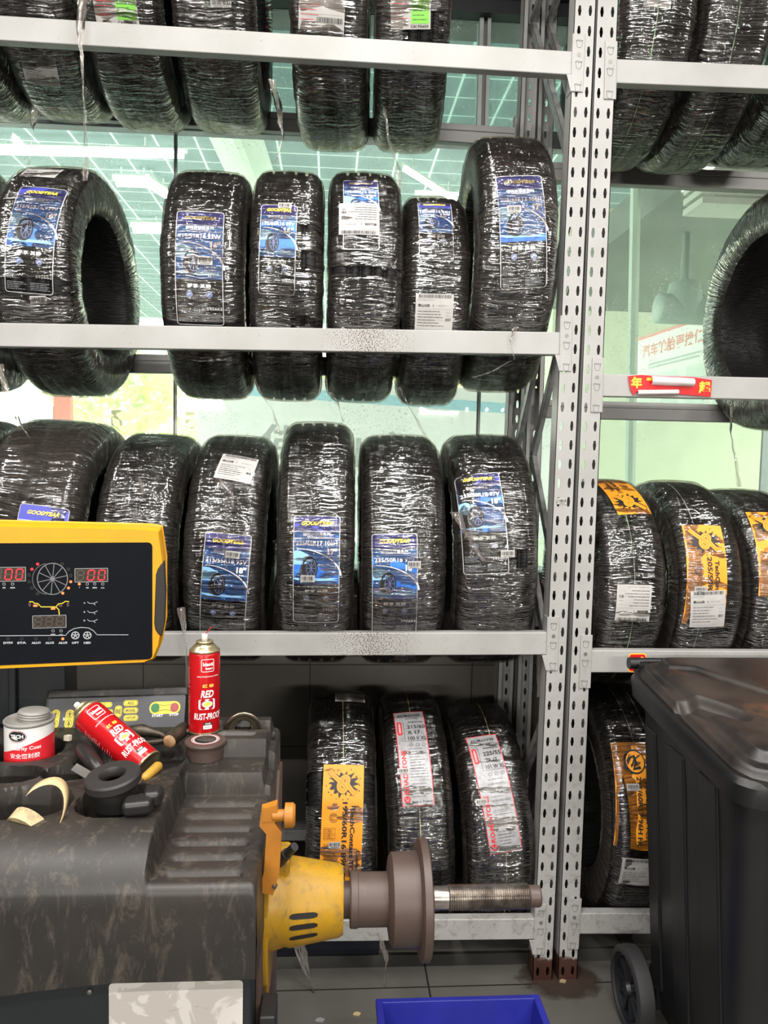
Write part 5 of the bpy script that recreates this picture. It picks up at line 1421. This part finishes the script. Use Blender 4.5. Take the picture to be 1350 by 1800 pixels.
s.arc(q[0], q[1]+.030, .030, .026, 240, 300, .0008, KK, 3, 12); s.arc(q[0], q[1]-.030, .030, .026, 60, 120, .0008, KK, 3, 12)
s.disc(q[0]-.0175, q[1], .0078, .0085, KG, 3, 22); s.disc(q[0]+.0175, q[1], .0078, .0085, KRD, 3, 22)
q = kpx(277, 1258); s.text('START', q[0], q[1], .0048, WH, 3, w=.020, bold=.03); q = kpx(306, 1256); s.text('STOP', q[0], q[1], .0048, WH, 3, w=.017, bold=.03)
s.build('key_sheet', lambda x, y, l: Vector((x, y, .0004+l)), kp_)
#NEXT4
# ================================================================== things on the balancer
RBODY = simple('can_red', (.52, .006, .010), .25, metal=.25, col2=(.42, .004, .008), scale=6)
GOLD = simple('can_gold', (.55, .47, .28), .25, metal=.8, var=.1)
def onto(R):                      # bend a sheet round a can of radius R, facing -Y
    return lambda x, y, l: Vector(((R+.0003+l*.6)*math.sin(x/R), -(R+.0003+l*.6)*math.cos(x/R), y))
def spray_can(name, label, loc, rot, cap=True):
    R = .0270; Hh = .140
    t = thing('spray_can', label, 'spray can', loc, None, rot)
    MB().lathe([(.003, 0), (.003, R-.003), (0, R-.001), (.002, R), (.004, R-.0004)], (0, 0, 0), (0, 0, 1), 48).build('bottom_rim', GOLD, t, smooth=True)
    MB().lathe([(.004, R-.0006), (Hh-.004, R-.0006), (Hh-.001, R-.0016), (Hh, R-.003)], (0, 0, 0), (0, 0, 1), 48).build('can_body', RBODY, t, smooth=True)
    MB().lathe([(Hh, R-.003), (Hh+.002, R-.0005), (Hh+.004, R-.002), (Hh+.010, R-.008), (Hh+.015, R-.014), (Hh+.0155, R-.0125), (Hh+.018, R-.0125), (Hh+.019, R-.015), (Hh+.017, 0)], (0, 0, 0), (0, 0, 1), 48).build('can_dome', GOLD, t, smooth=True)
    MB().lathe([(Hh+.017, 0), (Hh+.017, .0058), (Hh+.026, .0052), (Hh+.030, .0048), (Hh+.031, 0)], (0, 0, 0), (0, 0, 1), 20).build('nozzle', C('nozzle_white', (.78, .75, .66), .4), t, smooth=True)
    s = Sheet(.16, .14)
    s.outline(-.004, Hh-.030, .018, Hh-.008, .003, .0010, WH, 2); s.text('biaoti', .0075, Hh-.0165, .0065, WH, 3, w=.017, bold=.03); s.text('bang', .0095, Hh-.0245, .0058, WH, 3, w=.012, bold=.03)
    s.text('优质防锈润滑剂专业汽车用品', .008, Hh-.038, .0022, WH, 3, w=.038)
    s.text('红 标', .008, Hh-.054, .0060, YE, 3, w=.019, bold=.02); s.text('RED', .0065, Hh-.068, .0125, WH, 3, w=.022, bold=.03, shear=.25)
    s.rrect(-.008, Hh-.095, .020, Hh-.077, .003, WH, 2); s.disc(.0065, Hh-.0855, .0095, .0062, GRY, 3, 24); s.disc(.0065, Hh-.0855, .0082, .0052, WH, 4, 24); s.disc(.0065, Hh-.0855, .0062, .0038, YE, 5, 20); s.path([(-.006, Hh-.092), (.018, Hh-.088)], .0009, GRY, 4)
    s.text('RUST-PROOF', .009, Hh-.107, .0115, WH, 3, w=.050, bold=.02, shear=.15)
    s.rect(.0005, Hh-.122, .0145, Hh-.1175, BK, 2); s.text('净含量', .0075, Hh-.1197, .003, WH, 3, w=.009); s.rect(0, Hh-.129, .0145, Hh-.1225, WH, 2); s.text('400ml', .007, Hh-.1257, .0035, GRY, 3, w=.010)
    for k, (z0, z1) in enumerate(((.022, .038), (.058, .078), (.088, .10), (.105, .118))): s.lines(-.037, z0-.008, -.026, z1-.002, 5, .0016, C('can_pink_print', (.62, .22, .22), .4), 2, k+3)
    s.build('can_print', onto(R-.0006), t)
    return t
pc = at(359, 1281, 1.325); zc_ = .951
sc_ = spray_can('spray_can', 'upright red spray can with a white nozzle, standing on the balancer', (pc.x, 1.325, zc_+.0002), (0, 0, .10))
MB().tube([(0, 0, .168), (.008, -.002, .178), (.012, -.003, .183)], .0009, 6).build('straw', C('straw_red', (.5, .02, .02), .4), sc_)
# fallen can
top_, bot_ = at(150, 1252, 1.275), at(260, 1347, 1.215)
ax_ = (top_-bot_).normalized()
yv = Vector((0, -1, 0)); yv = (Vector((.12, -.75, .6))-ax_*Vector((.12, -.75, .6)).dot(ax_)).normalized()
xv = (-yv).cross(ax_)
fc = spray_can('spray_can', 'toppled red spray can leaning in the tray of the balancer', tuple(bot_+Vector((0, 0, .0))), Matrix((xv, -yv, ax_)).transposed().to_euler())
# tin can of sealant
WT = simple('tin_white', (.74, .73, .71), .35, var=.04, scale=10); TIN = worn('dirty_tin', (.25, .24, .22), (.05, .045, .04), (.16, .15, .14), .35, 30, .6)
tp = at(50, 1321, 1.285)
R = .0385
tc = thing('sealant_tin', 'white and red tin with a grimy screw cap, sitting in a tray hole', 'tin', (tp.x+.000, 1.290, .892), rot=(0, 0, .12))
MB().lathe([(0, 0), (0, R), (.088, R)], (0, 0, 0), (0, 0, 1), 56).build('tin_body', WT, tc, auto=30)
MB().lathe([(.088, R), (.090, R+.0015), (.093, R+.0015), (.0945, R), (.092, R-.003), (.089, R-.006), (.091, R-.012), (.091, 0)], (0, 0, 0), (0, 0, 1), 56).build('tin_rim', TIN, tc, smooth=True)
MB().lathe([(.090, 0), (.090, .024), (.094, .024), (.095, .0255), (.097, .024), (.099, .0255), (.101, .024), (.103, .0252), (.106, .0235), (.107, .021), (.107, 0)], (0, 0, 0), (.06, .05, 1), 40).build('screw_cap', TIN, tc, auto=40)
s = Sheet(.2, .08)
rowsA = []
for i in range(25):
    x = -.066+.132*i/24; zt2 = .056+.012*math.sin((x+.01)*26)+.05*x; rowsA.append((x, zt2))
v = []
for x, z in rowsA: v += [(x, .002), (x, z)]
s.items.append((np.array(v), [(2*i, 2*i+2, 2*i+3, 2*i+1) for i in range(24)], s.mi(RED), 1))
s.disc(-.010, .076, .0155, .0098, RED, 2, 28); s.disc(-.010, .076, .0148, .0091, WH, 3, 28); s.disc(-.010, .076, .0140, .0083, BK, 4, 28); s.text('TECH', -.010, .076, .0062, WH, 5, w=.021, bold=.04)
s.text('Security Coat', .002, .0555, .0078, WH, 5, w=.050, bold=.02); s.text('安全密封胶', .002, .0435, .0085, WH, 5, w=.046, bold=.01)
s.build('tin_print', onto(R), tc)
# steel spacer ring on the step, metal cone in the slot
cc = atz(361, 1330, .9225)
rg = thing('flange_spacer', 'round steel spacer with a pink ring, in front of the upright spray can', 'spacer', (cc.x, cc.y+.0, .9227))
MB().lathe([(0, .018), (0, .030), (.022, .030), (.023, .0335), (.026, .0345), (.0285, .0335), (.029, .030), (.029, .017), (.012, .016), (.012, 0)], (0, 0, 0), (0, 0, 1), 48).build('spacer_body', MT['steelrust'], rg, auto=30)
s = Sheet(.08, .08); s.arc(0, 0, .0225, .0225, 0, 360, .0018, PKK, 1, 40); s.arc(0, 0, .0195, .0195, 0, 360, .0022, LGR, 1, 40); s.build('ring_mark', planar((0, 0, .029), (1, 0, 0), (0, 1, 0)), rg)
mc = at(427, 1281, 1.352)
cone = thing('metal_cone', 'shiny bell shaped steel cone lying in the slot behind the can', 'cone', (mc.x, 1.352, .9335+.012))
MB().lathe([(.03, .014), (.026, .018), (.012, .021), (.004, .027), (-.001, .0325), (-.004, .0335), (-.005, .0315), (-.003, .025), (.001, .016), (.01, .013), (.03, .013)], (0, 0, -.002), (-.12, 1, .12), 48).build('cone_body', simple('bronze_steel', (.42, .36, .27), .22, metal=.95, var=.15), cone, smooth=True)
# clamp cup with rubber ring
bk = C('clamp_black', (.014, .013, .013), .38)
hc = atz(200, 1372, .962)
cup = thing('clamp_cup', 'black rubber ringed clamp cup sitting in the front tray hole', 'clamp', (hc.x+.008, hc.y, .906), rot=(math.radians(8), math.radians(-6), 0))
MB().lathe([(0, 0), (0, .028), (.035, .031), (.050, .033), (.055, .033)], (0, 0, 0), (0, 0, 1), 44).build('cup', bk, cup, auto=30)
MB().lathe([(.055, .018), (.055, .036), (.058, .0385), (.068, .0385), (.071, .036), (.0715, .019), (.069, .0175), (.060, .016), (.056, .0175)], (0, 0, 0), (0, 0, 1), 48, closed=True).build('rubber_ring', C('ring_rubber', (.022, .020, .020), .5), cup, auto=30)
MB().box((.020, -.052, .030), (.062, -.022, .052)).build('left_jaw', bk, cup, bevel=.008)
MB().box((.045, -.038, .030), (.072, -.006, .056)).build('release_tab', bk, cup, bevel=.009)
# tools
def rod(name, label, cat, a, b, r, m, n=10, extra=None):
    t = thing(name, label, cat, tuple(a)); L_ = Vector(b)-Vector(a)
    return t, L_
a, b = at(142, 1312, 1.25), at(180, 1362, 1.17)
t, L_ = rod('knife_handle', 'black plastic knife handle beside the toppled can', 'knife', a, b, .01, bk)
MB().tube([Vector((0, 0, 0)), L_*.15, L_*.6, L_], .012, 14, radii=[.010, .0135, .0125, .010]).build('handle', bk, t, smooth=True)
a, b = at(130, 1348, 1.15), at(168, 1370, 1.12)
t, L_ = rod('steel_file', 'flat grey steel file poking out of the clamp hole', 'file', a, b, .006, bk)
u_ = L_.normalized(); sv = u_.cross(Vector((0, -.7, .7))).normalized()*.0065; nn = u_.cross(sv).normalized()*.0015
MB().hexa([-sv-nn, -sv+nn, L_-sv+nn, L_-sv-nn, sv-nn, sv+nn, L_+sv+nn, L_+sv-nn]).build('blade', simple('file_steel', (.14, .13, .12), .5, metal=.3), t, bevel=.001)
a, b = at(281, 1344, 1.205), at(238, 1382, 1.145)
t, L_ = rod('screwdriver', 'screwdriver with a grimy yellow handle below the toppled can', 'screwdriver', a, b, .006, bk)
MB().tube([Vector((0, 0, 0)), L_*.08, L_*.6, L_*.72], .006, 12, radii=[.005, .008, .007, .004]).build('handle', worn('grimy_yellow', (.55, .30, .03), (.08, .05, .02), (.40, .22, .03), .45, 50, .8), t, smooth=True)
MB().tube([L_*.7, L_*1.1], .0022, 8).build('shank', MT['steel'], t, smooth=True)
a = at(262, 1296, 1.345)
t = thing('slip_joint_pliers', 'greasy dark pliers lying behind the toppled can', 'pliers', tuple(a))
gr = simple('greasy_steel', (.075, .058, .042), .4, metal=.5, var=.3, scale=40)
MB().tube([(-.040, 0, .010), (-.012, .0, .012), (0, 0, .010), (.022, 0, .004), (.040, -.01, -.004)], .006, 10, radii=[.010, .012, .009, .006, .006]).build('jaw', gr, t, smooth=True)
MB().tube([(-.015, -.012, -.008), (.0, -.012, -.006), (.03, -.012, -.002), (.05, -.012, -.006)], .005, 10, radii=[.006, .006, .005, .004]).build('handle', gr, t, smooth=True)
a = at(297, 1297, 1.300)
t = thing('tyre_hammer', 'short hammer whose worn wooden end faces out, left of the upright can', 'hammer', tuple(a))
MB().tube([(.002, -.012, -.002), (.012, .015, .002), (.02, .035, .004)], .011, 18, radii=[.0115, .013, .012]).build('head', gr, t, smooth=False)
MB().lathe([(0, 0), (0, .0085), (.002, .0105), (.005, .0115)], (.0018, -.0165, -.0022), (.3, .9, .1), 18).build('wooden_face', simple('worn_wood', (.38, .22, .10), .6, var=.25, scale=60), t, smooth=True)
MB().tube([(.015, .02, .002), (.045, .028, .004)], .006, 10).build('handle', gr, t, smooth=True)
# masking tape loop
tb = at(88, 1436, 1.05)
tape = thing('masking_tape', 'loop of beige paper tape standing out of the front left tray hole', 'tape', tuple(tb))
rows = []
for i in range(22):
    a = math.radians(-60+i*9.2); c_ = .036
    p = Vector((c_*math.cos(a)*.75-.004, -.004+.012*math.sin(a*2), .014+c_*math.sin(a)))
    rows.append([p+Vector((-.0005, -.009, 0)), p+Vector((0, .009, .003))])
o = MB().grid(rows).build('tape_loop', simple('tape_beige', (.62, .46, .24), .6, var=.08, scale=40), tape, smooth=True)
o.modifiers.new('s', 'SOLIDIFY').thickness = .0006
MB().lathe([(-.009, .017), (-.009, .027), (.009, .027), (.009, .017)], (-.028, -.005, -.010), (.35, .8, .45), 30, closed=True).build('tape_roll', simple('tape_roll', (.52, .40, .22), .6, var=.2, scale=80), tape, auto=30)
for (px, py, z, c_) in ((85, 1371, .88, (.5, .4, .16)), (118, 1302, .935, (.6, .55, .45))):
    a = atz(px, py, z)
    o = MB().prism([(-.006, 0, 0), (.004, -.003, .0), (.007, .002, 0), (.0, .004, 0)], (0, 0, 0), (0, .001, .009)).build('paper_scrap', C('scrap%d' % px, c_, .7), None)
    o.location = a; tag(o, 'tiny yellowish scrap in the middle tray hole' if px == 85 else 'pale scrap by the knife handle on the tray', 'scrap')

# ================================================================== wheelie bin
MT['bin'] = worn('bin_plastic', (.0075, .008, .009), (.030, .028, .027), (.012, .012, .013), .36, 4, .5)
def lid_mat():
    t = NT('bin_lid_plastic'); co = t.coord()
    n1 = t.noise(co, 5, 5, .65, .4); n2 = t.noise(t.mapping(co, (1, 1, 1), (4, 2, 0)), 3.2, 4, .6, .3)
    c = t.ramp(n1, [(.38, (.010, .009, .009, 1)), (.6, (.034, .026, .022, 1))])
    c = t.mix(t.math('MULTIPLY', t.ramp(n2, [(.55, (0, 0, 0, 1)), (.66, (1, 1, 1, 1))]), .75), c, (.17, .062, .030, 1))
    p = t.pbsdf(); t.set(p, 'Base Color', c); t.set(p, 'Roughness', t.math('ADD', t.math('MULTIPLY', n1, .4), .22))
    return t.done(p.outputs[0])
MT['lid'] = lid_mat()
BX0, BX1, BY0, BY1 = .775, 1.30, 1.345, 1.885
ZB, ZF = .922, .862
binT = thing('wheelie_bin', 'black wheeled rubbish bin with a brown stained lid, right foreground', 'bin', (1.04, 1.6, 0))
bO = Vector((1.04, 1.6, 0))
def bsub(mb): mb.v = [tuple(Vector(p)-bO) for p in mb.v]; return mb
def zl(y): return ZF+(ZB-ZF)*(y-BY0)/(BY1-BY0)
def rr_pts(x0, x1, y0, y1, r, k=5):
    out = []
    for cx, cy, a0 in ((x1-r, y1-r, 0), (x0+r, y1-r, 90), (x0+r, y0+r, 180), (x1-r, y0+r, 270)):
        for i in range(k+1):
            a = math.radians(a0+90*i/k); out.append((cx+r*math.cos(a), cy+r*math.sin(a)))
    return out
lev = []
for z, ins in ((.06, .075), (.10, .068), (.40, .045), (.72, .024), (None, .012)):
    P = rr_pts(BX0+ins, BX1-ins, BY0+ins*1.1+.01, BY1-ins*.5, .05)
    lev.append([(x, y, z if z else zl(y)-.035) for x, y in P])
mb = MB(); n = len(lev[0]); mb.add([p for l in lev for p in l], [(i*n+k, i*n+(k+1) % n, (i+1)*n+(k+1) % n, (i+1)*n+k) for i in range(4) for k in range(n)]+[tuple(range(n))[::-1], tuple(range(4*n, 5*n))])
bsub(mb).build('bin_body', MT['bin'], binT, auto=35)
for i, (ya_, yb_) in enumerate(((1.47, 1.55), (1.62, 1.70), (1.77, 1.83))):
    q = MB()
    for z0, z1 in ((.12, .78),):
        x0 = BX0+.068-(.068-.024)*(z0-.1)/.62-.006; x1 = BX0+.068-(.068-.024)*(z1-.1)/.62-.006
        q.hexa([(x0, ya_, z0), (x0+.02, ya_, z0), (x0+.02, yb_, z0), (x0, yb_, z0), (x1, ya_, z1), (x1+.02, ya_, z1), (x1+.02, yb_, z1), (x1, yb_, z1)])
    bsub(q).build('side_rib', MT['bin'], binT, bevel=.005)
rim = []
for dz, o_ in ((-.075, -.004), (-.070, -.012), (-.030, -.016), (-.018, -.010), (-.016, .004)):
    rim.append([(x, y, zl(y)+dz) for x, y in rr_pts(BX0+o_, BX1-o_, BY0+o_, BY1-o_, .06)])
mb = MB(); n = len(rim[0]); mb.add([p for l in rim for p in l], [(i*n+k, i*n+(k+1) % n, (i+1)*n+(k+1) % n, (i+1)*n+k) for i in range(4) for k in range(n)])
bsub(mb).build('bin_rim', MT['bin'], binT, auto=40)
gx = np.linspace(BX0-.004, BX1+.004, 170); gy = np.linspace(BY0-.02, BY1+.004, 170)
GX, GY = np.meshgrid(gx, gy)
e = np.minimum(np.minimum(GX-gx[0], gx[-1]-GX), np.minimum(GY-gy[0], gy[-1]-GY))
GZ = ZF+(ZB-ZF)*(GY-BY0)/(BY1-BY0)-.012+.034*ss(.0, .012, e)*.5+.020*ss(.030, .052, e)
hx, hy = [atz(1252, 1262, .885)[i] for i in (0, 1)]
a_ = math.radians(-52)
U2 = (GX-hx)*math.cos(a_)+(GY-hy)*math.sin(a_); V2 = -(GX-hx)*math.sin(a_)+(GY-hy)*math.cos(a_)
d2 = (np.abs(U2/.085)**3+np.abs(V2/.032)**3)**(1/3); GZ = GZ-.026*(1-ss(.66, 1.05, d2))
# raised middle field bounded by a slanting edge
f1_ = ss(-.006, .010, (GX-.96)*.8+(GY-1.66)*.6); f2_ = ss(-.006, .010, (GY-1.78)*1.0+.15*(GX-.8))
GZ = GZ+.010*np.maximum(f1_, f2_)*ss(.04, .06, e)
rc = .075
for sx_, cx0 in ((-1, gx[0]+rc), (1, gx[-1]-rc)):
    for sy_, cy0 in ((-1, gy[0]+rc), (1, gy[-1]-rc)):
        dx_, dy_ = (GX-cx0)*sx_, (GY-cy0)*sy_; m4 = (dx_ > 0) & (dy_ > 0)
        k4 = np.where(m4, np.maximum(dx_, dy_)/np.maximum(np.hypot(dx_, dy_), 1e-6), 1)
        GX = np.where(m4, cx0+dx_*k4*sx_, GX); GY = np.where(m4, cy0+dy_*k4*sy_, GY)
mb = MB(); rows = [[(GX[i, j], GY[i, j], GZ[i, j]) for j in range(170)] for i in range(170)]
mb.grid(rows)
edge = rows[0]+[r[-1] for r in rows[1:]]+rows[-1][::-1][1:]+[r[0] for r in rows[::-1]][1:-1]
m_ = len(edge); mb.add(edge+[(p[0], p[1], p[2]-.020) for p in edge], [(i, m_+i, m_+(i+1) % m_, (i+1) % m_) for i in range(m_)])
bsub(mb).build('lid', MT['lid'], binT, auto=50)
hg = MB().tube([(BX0+.0, 1.912, ZB-.004), (BX1, 1.912, ZB-.004)], .010, 12)
for x in (BX0+.03, 1.04, BX1-.05): hg.box((x-.015, 1.87, ZB-.03), (x+.015, 1.915, ZB-.004))
hg.lathe([(-.002, 0), (-.002, .015), (.022, .015), (.022, 0)], (BX0, 1.905, ZB-.006), (1, 0, 0), 18)
bsub(hg).build('hinge_handle', MT['bin'], binT, auto=35)
def bin_wheel(x, nm):
    w0 = MB().lathe([(-.022, .083), (-.022, .092), (-.018, .099), (0, .1005), (.018, .099), (.022, .092), (.022, .083)], (0, 0, 0), (1, 0, 0), 56, closed=True)
    o = w0.build('wheel', C('wheel_rubber', (.024, .024, .026), .6), binT, auto=30); o.location = Vector((x, 1.815, .1008))-bO
    h = MB().lathe([(-.020, 0), (-.020, .016), (-.004, .022), (.018, .022), (.018, 0)], (0, 0, 0), (1, 0, 0), 24).lathe([(-.015, .074), (-.015, .083), (.015, .083), (.015, .074)], (0, 0, 0), (1, 0, 0), 40, closed=True)
    for k in range(10):
        a = k*PI/5; d = Vector((0, math.cos(a), math.sin(a))); q = Vector((0, -math.sin(a), math.cos(a)))*.005
        h.hexa([d*.018-q+Vector((-.010, 0, 0)), d*.018+q+Vector((-.010, 0, 0)), d*.018+q+Vector((.01, 0, 0)), d*.018-q+Vector((.01, 0, 0)), d*.077-q+Vector((-.012, 0, 0)), d*.077+q+Vector((-.012, 0, 0)), d*.077+q+Vector((.012, 0, 0)), d*.077-q+Vector((.012, 0, 0))])
    h.build('hub', C('hub_black', (.012, .014, .018), .4), o, auto=30)
bin_wheel(.782, 'wheel'); bin_wheel(1.285, 'wheel')
bsub(MB().tube([(.80, 1.815, .1008), (1.27, 1.815, .1008)], .011, 14).box((.835, 1.79, .06), (.87, 1.84, .15))).build('axle', MT['bin'], binT, auto=35)

# ================================================================== on the floor
cA, cB = at(668, 1757, 1.72), at(941, 1752, 1.72)
cr = thing('storage_crate', 'open blue plastic crate on the floor at the bottom edge', 'crate', ((cA.x+cB.x)/2, 1.56, 0))
hw_, z1 = (cB.x-cA.x)/2+.004, cA.z
y0_, y1_ = 1.36-1.56, 1.72-1.56
t_ = .004
def ringpts(w_, ya2, yb2, z): return [(-w_, ya2, z), (w_, ya2, z), (w_, yb2, z), (-w_, yb2, z)]
L = [ringpts(hw_-.035, y0_+.03, y1_-.03, 0), ringpts(hw_-.006, y0_+.006, y1_-.006, z1-.02), ringpts(hw_-.006, y0_+.006, y1_-.006, z1-.018), ringpts(hw_+.006, y0_-.006, y1_+.004, z1-.018), ringpts(hw_+.006, y0_-.006, y1_+.004, z1), ringpts(hw_-.010, y0_+.010, y1_-.010, z1), ringpts(hw_-.038, y0_+.034, y1_-.034, .005)]
mb = MB(); mb.add([p for l in L for p in l], [(i*4+k, i*4+(k+1) % 4, (i+1)*4+(k+1) % 4, (i+1)*4+k) for i in range(6) for k in range(4)]+[(3, 2, 1, 0), (24, 25, 26, 27)])
mb.build('crate_shell', worn('crate_blue', (.018, .022, .30), (.015, .015, .08), (.012, .016, .22), .42, 10, .6), cr, bevel=.003)
# dark plate lying under the rack, litter, grime at the post feet
pa_, pb_ = at(500, 1700, 2.12), at(666, 1690, 2.12)
pm = thing('steel_plate', 'dark blue black steel plate with a hole standing under the bottom beam', 'plate', (pa_.x, 2.12, 0))
MB().box((-.28, 0, .0), (pb_.x-pa_.x, .03, .088)).build('plate', C('plate_dark', (.012, .015, .024), .4), pm, bevel=.004)
MB().lathe([(0, 0), (0, .007), (.002, .007), (.002, 0)], (pb_.x-pa_.x-.035, -.0022, .055), (0, 1, 0), 16).build('bolt_hole', C('slot_black', (.006, .005, .004), .7), pm)
for i, (px, py, sz, cc_, lb) in enumerate(((627, 1784, .010, (.50, .38, .20), 'tan paper scrap on the tiles left of the crate'), (562, 1795, .012, (.28, .28, .28), 'grey paper scrap on the tiles at the bottom edge'), (989, 1726, .010, (.35, .25, .14), 'small brown scrap at the foot of the uprights'))):
    a = atz(px, py, 0)
    o = MB().prism([(-sz, -.004, 0), (sz*.6, -sz*.7, 0), (sz*1.1, sz*.2, 0), (sz*.2, sz*.8, 0), (-sz*.7, sz*.5, 0)], (0, 0, .0004), (0, 0, .0035)).build('paper_scrap', C('litter%d' % i, cc_, .7), None)
    o.location = a; tag(o, lb, 'scrap')
def grime():
    t = NT('floor_grime'); co = t.coord(); n = t.noise(co, 18, 5, .7, .4)
    sep = t.n('ShaderNodeSeparateXYZ'); t.set(sep, 0, co)
    r2 = t.math('ADD', t.math('POWER', t.math('DIVIDE', sep.outputs[0], .13), 2), t.math('POWER', t.math('DIVIDE', sep.outputs[1], .10), 2))
    al = t.ramp(t.math('ADD', t.math('SUBTRACT', 1.0, r2), t.math('MULTIPLY', t.math('SUBTRACT', n, .5), 1.6)), [(.15, (0, 0, 0, 1)), (.75, (1, 1, 1, 1))])
    p = t.pbsdf(Roughness=.75, Base_Color=(.035, .020, .013, 1)); t.set(p, 'Alpha', al); return t.done(p.outputs[0])
g_ = atz(985, 1722, 0)
o = MB().grid([[(x, y, .001) for x in np.linspace(-.17, .17, 5)] for y in np.linspace(-.12, .12, 5)]).build('rust_stain', grime(), None); o.location = (g_.x, g_.y, 0); tag(o, 'brown rust grime on the floor round the feet of the uprights', 'stain', kind='stuff')
